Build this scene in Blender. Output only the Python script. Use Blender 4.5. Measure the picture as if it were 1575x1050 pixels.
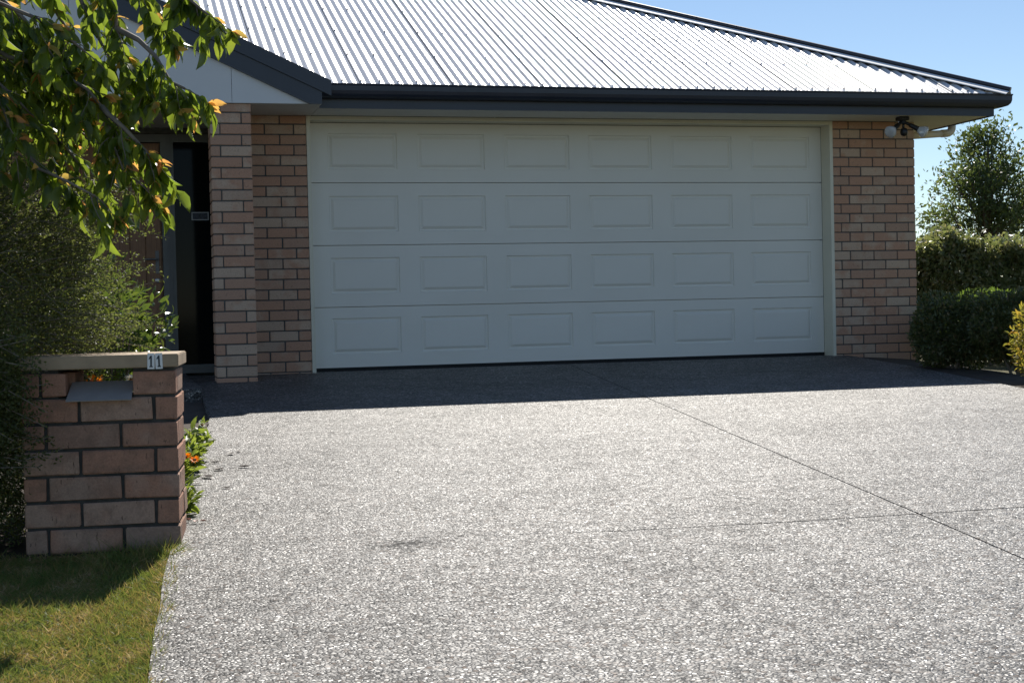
import bpy, bmesh, math, random
import numpy as np
from mathutils import Vector, Matrix, Euler

for o in list(bpy.data.objects):
    bpy.data.objects.remove(o)
scene = bpy.context.scene
COL = scene.collection
random.seed(7)
RNG = np.random.default_rng(7)
R = math.radians

# ------------------------------------------------------------------ camera
cam_d = bpy.data.cameras.new('camera')
cam = bpy.data.objects.new('camera', cam_d)
COL.objects.link(cam)
YAW, PITCH, ROLL = 0.2543, -0.0221, -0.0230
fw = Vector((math.sin(YAW) * math.cos(PITCH), math.cos(YAW) * math.cos(PITCH), math.sin(PITCH)))
rt = Vector((math.cos(YAW), -math.sin(YAW), 0))
up = rt.cross(fw)
r2 = rt * math.cos(ROLL) + up * math.sin(ROLL)
u2 = -rt * math.sin(ROLL) + up * math.cos(ROLL)
m = Matrix((r2, u2, -fw)).transposed().to_4x4()
m.translation = Vector((-1.4885, -12.4023, 0.4808))
cam.matrix_world = m
cam_d.sensor_width = 36.0
cam_d.lens = 51.94
cam_d.clip_start = 0.05
cam_d.clip_end = 2000
scene.camera = cam

# ------------------------------------------------------------------ sky, sun, exposure
SUN = Vector((0.37, 1.0, 0.97)).normalized()          # towards the sun: behind the house, a little to the right
SUN_EL = math.asin(SUN.z)
SUN_AZ = math.atan2(SUN.x, SUN.y)
world = bpy.data.worlds.new('World')
scene.world = world
world.use_nodes = True
wn = world.node_tree
bg = wn.nodes['Background']
sky = wn.nodes.new('ShaderNodeTexSky')
sky.sky_type = 'NISHITA'
sky.sun_disc = False
sky.sun_elevation = SUN_EL
sky.sun_rotation = SUN_AZ
sky.air_density = 1.0
sky.dust_density = 0.15
sky.ozone_density = 2.2
sky.altitude = 1200
wn.links.new(sky.outputs['Color'], bg.inputs['Color'])
bg.inputs['Strength'].default_value = 0.084
sun_d = bpy.data.lights.new('sun', 'SUN')
sun_d.energy = 5.0
sun_d.angle = R(0.53)
sun_d.color = (1.0, 0.945, 0.86)
sun = bpy.data.objects.new('sun', sun_d)
COL.objects.link(sun)
sun.rotation_euler = SUN.to_track_quat('Z', 'Y').to_euler()
sun.location = (8, 20, 20)
scene.view_settings.view_transform = 'Standard'
scene.view_settings.look = 'None'
scene.view_settings.gamma = 1.0
scene.view_settings.use_curve_mapping = False
scene.view_settings.exposure = 0.35
scene.render.engine = 'CYCLES'
scene.cycles.max_bounces = 8
scene.cycles.transmission_bounces = 6
scene.cycles.transparent_max_bounces = 8

# ------------------------------------------------------------------ object helpers
def link(o, parent=None):
    COL.objects.link(o)
    if parent is not None:
        o.parent = parent
    return o

def empty(name, loc=(0, 0, 0), rotz=0.0):
    o = bpy.data.objects.new(name, None)
    o.empty_display_size = 0.2
    o.location = loc
    o.rotation_euler = (0, 0, rotz)
    return link(o)

def tag(o, label, cat, group=None):
    o['label'] = label
    o['category'] = cat
    if group:
        o['group'] = group
    return o

def obj(name, me, mat=None, parent=None, loc=None, rot=None):
    if isinstance(me, bmesh.types.BMesh):
        b = me
        me = bpy.data.meshes.new(name)
        b.to_mesh(me)
        b.free()
    if mat is not None and len(me.materials) == 0:
        me.materials.append(mat)
    o = bpy.data.objects.new(name, me)
    link(o, parent)
    if loc is not None:
        o.location = loc
    if rot is not None:
        o.rotation_euler = rot
    return o

def raw_mesh(name, verts, faces, smooth=False):
    """verts (N,3) array, faces (M,k) array of equal-sided faces"""
    me = bpy.data.meshes.new(name)
    v = np.asarray(verts, dtype=np.float32)
    f = np.asarray(faces, dtype=np.int32)
    k = f.shape[1]
    me.vertices.add(len(v)); me.vertices.foreach_set('co', v.ravel())
    me.loops.add(f.size); me.loops.foreach_set('vertex_index', f.ravel())
    me.polygons.add(len(f))
    me.polygons.foreach_set('loop_start', np.arange(0, f.size, k, dtype=np.int32))
    me.polygons.foreach_set('loop_total', np.full(len(f), k, dtype=np.int32))
    me.polygons.foreach_set('use_smooth', np.full(len(f), bool(smooth)))
    me.update(calc_edges=True)
    me.validate()
    return me

def box(b, x0, x1, y0, y1, z0, z1):
    vs = [b.verts.new(p) for p in ((x0, y0, z0), (x1, y0, z0), (x1, y1, z0), (x0, y1, z0),
                                   (x0, y0, z1), (x1, y0, z1), (x1, y1, z1), (x0, y1, z1))]
    fs = [b.faces.new([vs[i] for i in q]) for q in ((3, 2, 1, 0), (4, 5, 6, 7), (0, 1, 5, 4), (1, 2, 6, 5), (2, 3, 7, 6), (3, 0, 4, 7))]
    return vs, fs

def boxes(*bs, bevel=0.0):
    b = bmesh.new()
    for q in bs:
        box(b, *q)
    if bevel:
        bmesh.ops.bevel(b, geom=b.edges[:], offset=bevel, segments=1, affect='EDGES', profile=0.5)
    return b

def prism(b, pts, axis, a0, a1):
    """extrude a 2D outline along an axis: axis 'x' -> pts are (y,z); 'y' -> (x,z); 'z' -> (x,y)"""
    def P(p, a):
        return {'x': (a, p[0], p[1]), 'y': (p[0], a, p[1]), 'z': (p[0], p[1], a)}[axis]
    v0 = [b.verts.new(P(p, a0)) for p in pts]
    v1 = [b.verts.new(P(p, a1)) for p in pts]
    n = len(pts)
    b.faces.new(v0[::-1]); b.faces.new(v1)
    for i in range(n):
        b.faces.new((v0[i], v0[(i + 1) % n], v1[(i + 1) % n], v1[i]))
    bmesh.ops.recalc_face_normals(b, faces=b.faces[:])
    return b

def tube(b, pts, radii, sides=6, cap=True):
    pts = [Vector(p) for p in pts]
    rings = []
    for i, p in enumerate(pts):
        d = (pts[min(i + 1, len(pts) - 1)] - pts[max(i - 1, 0)]).normalized()
        a = d.orthogonal().normalized() if i == 0 else (rings_a - d * rings_a.dot(d)).normalized()
        rings_a = a
        c = d.cross(a)
        r = radii[i] if hasattr(radii, '__len__') else radii
        rings.append([b.verts.new(p + (a * math.cos(2 * math.pi * k / sides) + c * math.sin(2 * math.pi * k / sides)) * r) for k in range(sides)])
    for i in range(len(rings) - 1):
        for k in range(sides):
            b.faces.new((rings[i][k], rings[i][(k + 1) % sides], rings[i + 1][(k + 1) % sides], rings[i + 1][k]))
    if cap:
        b.faces.new(rings[0][::-1]); b.faces.new(rings[-1])
    return b

def lathe(b, prof, sides=16, mat=None):
    """prof: (r, h) pairs about local z, optional matrix"""
    rings = []
    for r, h in prof:
        ring = []
        for k in range(sides):
            a = 2 * math.pi * k / sides
            p = Vector((r * math.cos(a), r * math.sin(a), h))
            ring.append(b.verts.new(mat @ p if mat else p))
        rings.append(ring)
    for i in range(len(rings) - 1):
        for k in range(sides):
            b.faces.new((rings[i][k], rings[i][(k + 1) % sides], rings[i + 1][(k + 1) % sides], rings[i + 1][k]))
    b.faces.new(rings[0][::-1]); b.faces.new(rings[-1])
    return b

def smooth(o):
    for p in o.data.polygons:
        p.use_smooth = True
    return o

# ------------------------------------------------------------------ materials
class NT:
    def __init__(s, name):
        s.m = bpy.data.materials.new(name)
        s.m.use_nodes = True
        s.t = s.m.node_tree
        s.b = s.t.nodes['Principled BSDF']
        s.out = s.t.nodes['Material Output']
    def n(s, typ, **kw):
        nd = s.t.nodes.new(typ)
        for k, v in kw.items():
            setattr(nd, k, v)
        return nd
    def l(s, a, b):
        s.t.links.new(a, b)
    def coord(s, kind='Object', scale=(1, 1, 1)):
        tc = s.n('ShaderNodeTexCoord')
        mp = s.n('ShaderNodeMapping')
        mp.inputs['Scale'].default_value = scale
        s.l(tc.outputs[kind], mp.inputs['Vector'])
        return mp.outputs['Vector']
    def noise(s, vec, scale, detail=3, rough=0.55):
        nd = s.n('ShaderNodeTexNoise')
        nd.inputs['Scale'].default_value = scale
        nd.inputs['Detail'].default_value = detail
        nd.inputs['Roughness'].default_value = rough
        if vec is not None:
            s.l(vec, nd.inputs['Vector'])
        return nd.outputs['Fac']
    def ramp(s, fac, stops, interp='LINEAR'):
        nd = s.n('ShaderNodeValToRGB')
        e = nd.color_ramp.elements
        nd.color_ramp.interpolation = interp
        while len(e) < len(stops):
            e.new(0.5)
        for i, (p, c) in enumerate(stops):
            e[i].position = p
            e[i].color = (c, c, c, 1) if not hasattr(c, '__len__') else (*c, 1)
        s.l(fac, nd.inputs['Fac'])
        return nd.outputs['Color']
    def mix(s, fac, a, b, mode='MIX'):
        nd = s.n('ShaderNodeMix', data_type='RGBA', blend_type=mode)
        for sock, v in ((nd.inputs['Factor'], fac), (nd.inputs['A'], a), (nd.inputs['B'], b)):
            if hasattr(v, 'is_output'):
                s.l(v, sock)
            elif hasattr(v, '__len__'):
                sock.default_value = (*v, 1)
            else:
                sock.default_value = v if sock.type == 'VALUE' else (v, v, v, 1)
        return nd.outputs['Result']
    def math(s, op, a, b=0.0):
        nd = s.n('ShaderNodeMath', operation=op)
        for i, v in enumerate((a, b)):
            if hasattr(v, 'is_output'):
                s.l(v, nd.inputs[i])
            else:
                nd.inputs[i].default_value = v
        return nd.outputs[0]
    def bump(s, h, strength=0.3, dist=0.01):
        nd = s.n('ShaderNodeBump')
        nd.inputs['Strength'].default_value = strength
        nd.inputs['Distance'].default_value = dist
        s.l(h, nd.inputs['Height'])
        s.l(nd.outputs['Normal'], s.b.inputs['Normal'])
    def base(s, c):
        if hasattr(c, 'is_output'):
            s.l(c, s.b.inputs['Base Color'])
        else:
            s.b.inputs['Base Color'].default_value = (*c, 1)
    def set(s, **kw):
        for k, v in kw.items():
            sock = s.b.inputs[k.replace('_', ' ')]
            if hasattr(v, 'is_output'):
                s.l(v, sock)
            else:
                sock.default_value = v
        return s
    def rand(s):
        oi = s.n('ShaderNodeObjectInfo')
        ge = s.n('ShaderNodeNewGeometry')
        return s.math('FRACT', s.math('ADD', oi.outputs['Random'], ge.outputs['Random Per Island']))

def plain(name, c, rough=0.5, metal=0.0, spec=0.5, nscale=6.0, var=0.12, bump=0.0, bscale=120):
    t = NT(name)
    v = t.coord()
    f = t.noise(v, nscale, 5)
    lo = tuple(x * (1 - var) for x in c)
    hi = tuple(min(1, x * (1 + var)) for x in c)
    t.base(t.ramp(f, [(0.3, lo), (0.7, hi)]))
    t.set(Roughness=rough, Metallic=metal)
    t.b.inputs['Specular IOR Level'].default_value = spec
    if bump:
        t.bump(t.noise(v, bscale, 4), bump, 0.003)
    return t.m

def brick_mat(name, tan, red, dark, spots):
    t = NT(name)
    r = t.rand()
    v = t.coord('Object')
    # shift the pattern from brick to brick
    add = t.n('ShaderNodeVectorMath', operation='ADD')
    cmb = t.n('ShaderNodeCombineXYZ')
    t.l(t.math('MULTIPLY', r, 37.0), cmb.inputs[0]); t.l(t.math('MULTIPLY', r, 91.0), cmb.inputs[1])
    t.l(v, add.inputs[0]); t.l(cmb.outputs[0], add.inputs[1])
    vv = add.outputs[0]
    flash = t.noise(vv, 7.0, 2)
    f2 = t.math('ADD', t.math('MULTIPLY', flash, 1.3), t.math('MULTIPLY', r, 0.75))
    col = t.mix(t.ramp(f2, [(0.72, 0.0), (1.25, 1.0)]), tan, red)
    r3 = t.math('FRACT', t.math('MULTIPLY', r, 17.31))
    col = t.mix(t.ramp(r3, [(0.55, 0.0), (1.0, 0.55)]), col, dark)
    fine = t.noise(vv, 160.0, 4, 0.7)
    col = t.mix(0.55, col, t.ramp(fine, [(0.3, 0.45), (0.7, 1.0)]), 'MULTIPLY')
    pit = t.noise(vv, 55.0, 3, 0.6)
    if spots > 0.6:                       # rough faced: vertical drag marks and dark blotches
        mp = t.n('ShaderNodeMapping'); mp.inputs['Scale'].default_value = (1.0, 1.0, 0.28); t.l(vv, mp.inputs['Vector'])
        pit = t.noise(mp.outputs[0], 85.0, 4, 0.65)
        blo = t.noise(vv, 24.0, 4, 0.65)
        col = t.mix(t.ramp(blo, [(0.45, 0.0), (0.75, 0.65)]), col, tuple(x * 0.35 for x in tan))
    col = t.mix(t.ramp(pit, [(0.62, 0.0), (0.70, spots)]), col, tuple(x * 0.22 for x in tan))
    t.base(col)
    t.set(Roughness=0.9)
    t.b.inputs['Specular IOR Level'].default_value = 0.25
    h = t.math('ADD', t.math('MULTIPLY', fine, 0.5), t.math('MULTIPLY', pit, -0.7))
    t.bump(h, 0.55, 0.004)
    return t.m

M = {}
M['brick'] = brick_mat('brick', (0.66, 0.475, 0.345), (0.60, 0.345, 0.23), (0.49, 0.345, 0.255), 0.4)
M['letter_brick'] = brick_mat('letterbox brick', (0.50, 0.325, 0.235), (0.47, 0.25, 0.165), (0.32, 0.22, 0.165), 0.95)
M['mortar'] = plain('mortar', (0.11, 0.108, 0.10), 0.95, spec=0.2, nscale=30, var=0.25, bump=0.5, bscale=220)
M['letter_mortar'] = plain('letterbox mortar', (0.065, 0.062, 0.056), 0.95, spec=0.2, nscale=30, var=0.3, bump=0.5, bscale=220)
M['cream'] = plain('cream paint', (0.74, 0.70, 0.56), 0.45, nscale=3, var=0.05, bump=0.05)
M['soffit'] = plain('soffit paint', (0.72, 0.70, 0.63), 0.6, nscale=2, var=0.04)
M['cladding'] = plain('gable cladding paint', (0.72, 0.73, 0.74), 0.6, nscale=2, var=0.04, bump=0.08, bscale=60)
M['navy'] = plain('navy coated steel', (0.030, 0.037, 0.055), 0.34, nscale=2, var=0.12)
M['black'] = plain('black plastic', (0.012, 0.012, 0.013), 0.4)
M['rubber'] = plain('black rubber', (0.01, 0.01, 0.01), 0.8)
M['pvc'] = plain('cream pipe', (0.70, 0.62, 0.47), 0.4, var=0.05)
M['grey_steel'] = plain('grey coated plate', (0.36, 0.335, 0.32), 0.5, var=0.1, nscale=14)
M['white_plate'] = plain('white number plate', (0.82, 0.82, 0.80), 0.4, var=0.03)
M['digit'] = plain('dark number ink', (0.012, 0.018, 0.03), 0.4)
M['stone_cap'] = plain('pale fired capping', (0.40, 0.295, 0.19), 0.75, nscale=8, var=0.2, bump=0.3, bscale=200)
M['screw'] = plain('roof screw', (0.20, 0.20, 0.21), 0.45, metal=0.6)
M['soil'] = plain('garden soil', (0.055, 0.040, 0.028), 0.95, nscale=9, var=0.5, bump=0.9, bscale=60)
M['bark'] = plain('bark', (0.12, 0.085, 0.065), 0.8, nscale=18, var=0.35, bump=0.5, bscale=90)
M['twig'] = plain('grey twig', (0.20, 0.165, 0.13), 0.75, nscale=18, var=0.3)
M['green_stem'] = plain('green stem', (0.12, 0.17, 0.05), 0.6)
M['flower_eye'] = plain('flower centre', (0.30, 0.12, 0.02), 0.8)
M['dead_leaf'] = plain('dry leaf', (0.05, 0.028, 0.016), 0.7, var=0.5, nscale=30)
M['red_leaf'] = plain('reddish dry leaf', (0.26, 0.075, 0.035), 0.6, var=0.4, nscale=30)

# garage door: pressed steel with faint wood grain
t = NT('garage door paint')
v = t.coord('Object', (1.0, 1.0, 14.0))
g = t.noise(v, 9.0, 5, 0.65)
v2 = t.coord('Object')
grime = t.noise(v2, 1.3, 5, 0.6)
t.base(t.mix(t.ramp(grime, [(0.35, 0.0), (0.75, 0.35)]), (0.82, 0.795, 0.72), (0.70, 0.665, 0.57)))
t.set(Roughness=0.42)
t.bump(g, 0.12, 0.0025)
M['door'] = t.m

# zinc coated corrugated steel
t = NT('zinc corrugated steel')
v = t.coord('Object')
sp = t.noise(v, 35.0, 4, 0.7)
big = t.noise(v, 1.2, 3)
t.base(t.mix(t.ramp(big, [(0.3, 0.0), (0.8, 0.4)]), (0.76, 0.76, 0.765), (0.66, 0.655, 0.65)))
t.set(Metallic=0.0, Roughness=t.ramp(sp, [(0.3, 0.22), (0.7, 0.30)]))
t.b.inputs['Specular IOR Level'].default_value = 0.22
M['zinc'] = t.m
M['flashing'] = plain('flashing with sun glint colour', (0.88, 0.88, 0.88), 0.72, metal=0.0, var=0.03)  # near white: the sun's glint on the hip flanges is put into the colour

# stained timber door
t = NT('stained timber')
v = t.coord('Object', (14.0, 14.0, 0.7))
g = t.noise(v, 5.0, 5, 0.6)
t.base(t.ramp(g, [(0.3, (0.17, 0.075, 0.030)), (0.7, (0.32, 0.155, 0.065))]))
t.set(Roughness=0.45)
M['timber'] = t.m
M['frame'] = plain('grey aluminium frame', (0.11, 0.112, 0.108), 0.4, metal=0.2)
t = NT('window glass')
t.base((0.006, 0.008, 0.008)); t.set(Roughness=0.06); t.b.inputs['Specular IOR Level'].default_value = 0.09
M['glass'] = t.m
t = NT('lamp glass')
t.base((0.78, 0.80, 0.82)); t.set(Roughness=0.12, Metallic=0.0)
t.b.inputs['Transmission Weight'].default_value = 0.35
M['bulb'] = t.m

# exposed aggregate concrete
def aggregate(name):
    t = NT(name)
    v = t.coord('Object')
    wob = t.n('ShaderNodeTexNoise'); wob.inputs['Scale'].default_value = 40; wob.inputs['Detail'].default_value = 2
    t.l(v, wob.inputs['Vector'])
    sc = t.n('ShaderNodeVectorMath', operation='SCALE'); sc.inputs['Scale'].default_value = 0.010
    t.l(wob.outputs['Color'], sc.inputs[0])
    ad = t.n('ShaderNodeVectorMath', operation='ADD')
    t.l(v, ad.inputs[0]); t.l(sc.outputs[0], ad.inputs[1])
    vv = ad.outputs[0]
    def vor(scale, feat):
        nd = t.n('ShaderNodeTexVoronoi', feature=feat)
        nd.inputs['Scale'].default_value = scale
        t.l(vv, nd.inputs['Vector'])
        return nd
    a = vor(88.0, 'F1')
    e = vor(88.0, 'DISTANCE_TO_EDGE')
    sep = t.n('ShaderNodeSeparateColor')
    t.l(a.outputs['Color'], sep.inputs[0])
    rnd, rnd2 = sep.outputs[0], sep.outputs[1]
    stone = t.ramp(rnd, [(0.0, (0.012, 0.012, 0.013)), (0.35, (0.055, 0.053, 0.052)), (0.62, (0.125, 0.118, 0.108)), (0.85, (0.30, 0.285, 0.26)), (1.0, (0.60, 0.57, 0.52))])
    stone = t.mix(t.ramp(rnd2, [(0.75, 0.0), (1.0, 0.5)]), stone, (0.26, 0.18, 0.13))
    inside = t.ramp(e.outputs['Distance'], [(0.03, 0.0), (0.16, 1.0)])
    cement = t.mix(t.noise(v, 25.0, 3), (0.04, 0.04, 0.039), (0.11, 0.107, 0.10))
    col = t.mix(inside, cement, stone)
    big = t.noise(v, 0.9, 5, 0.65)
    col = t.mix(0.75, col, t.ramp(big, [(0.30, 0.55), (0.68, 1.25)]), 'MULTIPLY')
    med = t.noise(v, 6.5, 4, 0.7)
    col = t.mix(0.6, col, t.ramp(med, [(0.30, 0.45), (0.55, 1.05), (0.75, 1.15)]), 'MULTIPLY')
    # oil and tyre stains with their own places
    st = t.noise(v, 2.3, 4, 0.6)
    col = t.mix(t.ramp(st, [(0.60, 0.0), (0.74, 0.5)]), col, (0.035, 0.035, 0.035))
    dv = t.n('ShaderNodeVectorMath', operation='SUBTRACT')
    t.l(v, dv.inputs[0]); dv.inputs[1].default_value = (-0.62, -7.62, -0.28)
    dm = t.n('ShaderNodeVectorMath', operation='MULTIPLY'); t.l(dv.outputs[0], dm.inputs[0]); dm.inputs[1].default_value = (4.2, 7.0, 0.0)
    dl = t.n('ShaderNodeVectorMath', operation='LENGTH'); t.l(dm.outputs[0], dl.inputs[0])
    blot = t.math('ADD', t.math('MULTIPLY', dl.outputs['Value'], 0.35), t.math('MULTIPLY', t.noise(v, 70.0, 3, 0.7), 1.1))
    blotm = t.ramp(blot, [(0.55, 0.95), (0.78, 0.0)])
    col = t.mix(blotm, col, (0.012, 0.012, 0.012))
    t.base(col)
    t.set(Roughness=t.math('ADD', t.math('ADD', t.math('MULTIPLY', rnd2, 0.26), 0.40), t.math('MULTIPLY', blotm, 0.3)))
    sep2 = sep.outputs[2]
    spl = t.math('MULTIPLY', t.ramp(sep2, [(0.0, 0.06), (0.35, 0.22), (0.7, 0.60), (1.0, 0.9)]), t.math('ADD', 0.25, t.math('ADD', t.math('MULTIPLY', med, 1.0), t.math('MULTIPLY', big, 0.85))))
    t.set(Specular_IOR_Level=spl)
    dome = t.math('POWER', t.ramp(e.outputs['Distance'], [(0.0, 0.0), (0.42, 1.0)]), 0.55)
    h = t.math('ADD', t.math('MULTIPLY', dome, t.math('ADD', 0.55, t.math('MULTIPLY', rnd, 0.6))), t.math('MULTIPLY', t.noise(v, 300.0, 3), 0.15))
    t.bump(h, 0.75, 0.0042)
    return t.m
M['aggregate'] = aggregate('exposed aggregate concrete')
M['joint'] = plain('dirt in the joint', (0.045, 0.036, 0.025), 0.95, nscale=12, var=0.5)

# lawn soil and thatch
t = NT('lawn thatch')
v = t.coord('Object')
f = t.noise(v, 5.0, 6, 0.7)
t.base(t.ramp(f, [(0.3, (0.045, 0.060, 0.018)), (0.5, (0.10, 0.095, 0.035)), (0.72, (0.17, 0.125, 0.060))]))
t.set(Roughness=0.95)
t.bump(t.noise(v, 90.0, 4), 0.8, 0.02)
M['lawn'] = t.m

def leaf_mat(name, stops, rough=0.42, trans=0.35, tcol=(0.35, 0.5, 0.06), spec=0.5, patch=False):
    t = NT(name)
    r = t.rand()
    if patch:       # dry and green patches
        pn = t.ramp(t.noise(t.coord('Object'), 7.0, 4, 0.65), [(0.34, 0.0), (0.66, 1.0)])
        r = t.math('ADD', t.math('MULTIPLY', r, 0.55), t.math('MULTIPLY', pn, 0.45))
    col = t.ramp(r, stops)
    t.base(col)
    t.set(Roughness=rough)
    t.b.inputs['Specular IOR Level'].default_value = spec
    tr = t.n('ShaderNodeBsdfTranslucent')
    t.l(t.mix(0.25 if patch else 0.6, t.mix(1.0, col, (2.2, 2.0, 1.6) if patch else (4.2, 3.6, 2.2), 'MULTIPLY'), tcol), tr.inputs['Color'])
    mx = t.n('ShaderNodeMixShader')
    mx.inputs['Fac'].default_value = trans
    t.l(t.b.outputs[0], mx.inputs[1]); t.l(tr.outputs[0], mx.inputs[2])
    t.l(mx.outputs[0], t.out.inputs['Surface'])
    return t.m
M['cherry'] = leaf_mat('cherry leaf', [(0.0, (0.028, 0.05, 0.012)), (0.6, (0.05, 0.085, 0.016)), (1.0, (0.11, 0.135, 0.022))], 0.34, 0.44, (0.45, 0.60, 0.055))
M['cherry_new'] = leaf_mat('bronze young leaf', [(0.0, (0.36, 0.13, 0.05)), (0.4, (0.38, 0.21, 0.06)), (1.0, (0.28, 0.25, 0.06))], 0.36, 0.5, (0.85, 0.55, 0.16))
M['fine'] = leaf_mat('fine shrub leaf', [(0.0, (0.035, 0.048, 0.015)), (0.6, (0.07, 0.085, 0.025)), (1.0, (0.11, 0.13, 0.045))], 0.6, 0.36, (0.28, 0.34, 0.09))
M['glossy'] = leaf_mat('glossy shrub leaf', [(0.0, (0.025, 0.05, 0.012)), (0.7, (0.05, 0.09, 0.018)), (1.0, (0.11, 0.13, 0.03))], 0.24, 0.25, (0.30, 0.42, 0.06))
M['hedge'] = leaf_mat('hedge leaf', [(0.0, (0.06, 0.075, 0.026)), (0.7, (0.10, 0.12, 0.042)), (1.0, (0.19, 0.14, 0.07))], 0.4, 0.22, (0.22, 0.30, 0.06))
M['bright'] = leaf_mat('bright green leaf', [(0.0, (0.04, 0.075, 0.018)), (1.0, (0.085, 0.13, 0.03))], 0.4, 0.35, (0.30, 0.45, 0.06))
M['olive'] = leaf_mat('olive hedge leaf', [(0.0, (0.09, 0.12, 0.045)), (0.7, (0.17, 0.19, 0.08)), (1.0, (0.30, 0.27, 0.18))], 0.45, 0.3, (0.30, 0.38, 0.13))
M['tree'] = leaf_mat('tree leaf', [(0.0, (0.022, 0.040, 0.013)), (0.7, (0.042, 0.068, 0.020)), (1.0, (0.085, 0.10, 0.032))], 0.42, 0.3, (0.28, 0.36, 0.08))
M['nandina'] = leaf_mat('yellow shrub leaf', [(0.0, (0.07, 0.10, 0.02)), (0.5, (0.15, 0.15, 0.03)), (0.8, (0.24, 0.18, 0.03)), (1.0, (0.32, 0.13, 0.04))], 0.4, 0.4, (0.60, 0.55, 0.08))
M['calendula'] = leaf_mat('calendula leaf', [(0.0, (0.06, 0.10, 0.02)), (1.0, (0.14, 0.18, 0.035))], 0.45, 0.4, (0.45, 0.58, 0.08))
M['grass'] = leaf_mat('grass blade', [(0.0, (0.06, 0.115, 0.02)), (0.42, (0.12, 0.17, 0.035)), (0.60, (0.21, 0.185, 0.055)), (0.76, (0.32, 0.21, 0.095)), (1.0, (0.58, 0.48, 0.33))], 0.6, 0.33, (0.55, 0.58, 0.12), patch=True)

M['petal_orange'] = leaf_mat('orange petal', [(0.0, (0.80, 0.24, 0.01)), (1.0, (0.90, 0.38, 0.02))], 0.5, 0.5, (1.0, 0.45, 0.03))
M['petal_white'] = leaf_mat('white petal', [(0.0, (0.78, 0.77, 0.74)), (1.0, (0.84, 0.83, 0.80))], 0.5, 0.4, (0.9, 0.9, 0.88))

# ------------------------------------------------------------------ terrain
def sstep(a, b, x):
    q = np.clip((x - a) / (b - a), 0, 1)
    return q * q * (3 - 2 * q)

def ground_z(x, y):
    x = np.asarray(x, float); y = np.asarray(y, float)
    z = np.where(y > 0, -0.018, np.where(y > -0.684, -0.018 + 0.0366 * y, -0.043 + 0.0346 * (np.maximum(y, -22) + 0.684)))
    return z - 0.075 * sstep(4.9, 6.2, x)

def sheet(name, X, Y, dz, mat, zf=ground_z, sm=True):
    """grid sheet from coordinate arrays of equal shape"""
    n, k = X.shape
    Z = zf(X, Y) + dz
    v = np.stack([X, Y, Z], -1).reshape(-1, 3)
    i = np.arange(n * k).reshape(n, k)
    f = np.stack([i[:-1, :-1], i[:-1, 1:], i[1:, 1:], i[1:, :-1]], -1).reshape(-1, 4)
    o = obj(name, raw_mesh(name, v, f, sm), mat)
    return o

gx = np.concatenate([np.linspace(-400, -12, 8), np.linspace(-10, 12, 45), np.linspace(15, 400, 8)])
gy = np.concatenate([np.linspace(-400, -24, 6), np.linspace(-22, 6, 57), np.linspace(8, 400, 10)])
X, Y = np.meshgrid(gx, gy)
ground = sheet('lawn_ground', X, Y, -0.035, M['lawn'])
ground['kind'] = 'structure'

def xl(y):      # left edge of the driveway
    return np.interp(y, [-22, -12, -9.035, -8.42, -7.42, -6.92, -6.04, -4.84, -3.62, -2.2, -1.5, 3], [-2.3, -1.65, -1.456, -1.415, -1.351, -1.321, -1.25, -1.13, -1.03, -1.0, -1.0, -1.0])
def xr(y):      # right edge
    return np.interp(y, [-22, -3.44, -1.5, 0.0], [2.0, 4.45, 4.78, 4.95])
def xj(y):      # long saw cut
    return 1.839 + 0.136 * (y + 3.194)
def yj(x):      # cross saw cut
    return np.interp(x, [-1.4, -0.57, 0.1, 0.7, 4.5], [-7.40, -7.52, -7.63, -7.662, -7.665])

s, tt = np.meshgrid(np.linspace(0.004, 0.996, 14), np.linspace(0, 1, 70))
Yb = -22 + 21.9 * tt
Xb = xl(Yb) + (xr(Yb) - xl(Yb)) * s
drive = sheet('driveway', Xb, Yb, -0.016, M['joint'])
drive['kind'] = 'structure'
G = 0.0040
def slab(left, right, far):
    s, tt = np.meshgrid(np.linspace(0, 1, 90), np.linspace(0, 1, 50))
    yn = (-22 + 14.34 * tt) if not far else (-7.66 + 7.66 * tt)
    L = xl(yn) if left else xj(yn) + G
    Rr = xj(yn) - G if left else xr(yn)
    x = L + (Rr - L) * s
    if not far:
        y = -22 + (yj(x) - G * np.interp(x, [-0.9, 0.2, 0.9], [0.35, 1.1, 1.7]) + 0.0018 * np.sin(x * 47) + 0.0012 * np.sin(x * 131) + 22) * tt
    else:
        y0 = yj(x) + G * np.interp(x, [-0.9, 0.3], [0.25, 1.0])
        y = y0 + (0.17 - y0) * tt if True else yn
    # ragged outer edge
    if left:
        x = x + np.where(s < 0.001, 0.006 * np.sin(y * 23) + 0.004 * np.sin(y * 71), 0)
    o = sheet('concrete_slab', x, y, 0.0, M['aggregate'], sm=False)
    # give the slab its thickness
    md = o.modifiers.new('thick', 'SOLIDIFY'); md.thickness = 0.09; md.offset = -1
    o.parent = drive
    return o
for far in (False, True):
    for left in (True, False):
        slab(left, not left, far)
# paved porch floor
pb = boxes((-5.6, -1.006, -2.0, 0.9, -0.12, -0.022))
porch = obj('porch_floor', pb, M['aggregate'])
porch['kind'] = 'structure'
# planted soil beside the drive
yb = np.linspace(-7.34, -2.02, 30)
s, tt = np.meshgrid(np.linspace(0, 1, 10), yb)
Xs = -3.6 + (xl(tt) - 0.004 + 3.6) * s
bed = sheet('garden_bed', Xs, tt, -0.02, M['soil'])
bed['kind'] = 'structure'
s, tt = np.meshgrid(np.linspace(0, 1, 8), np.linspace(-6.0, -0.02, 26))
Xs = xr(tt) + 0.004 + 0.62 * s
bed2 = sheet('garden_bed', Xs, tt, -0.018, M['soil'])
bed2['kind'] = 'structure'

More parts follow.
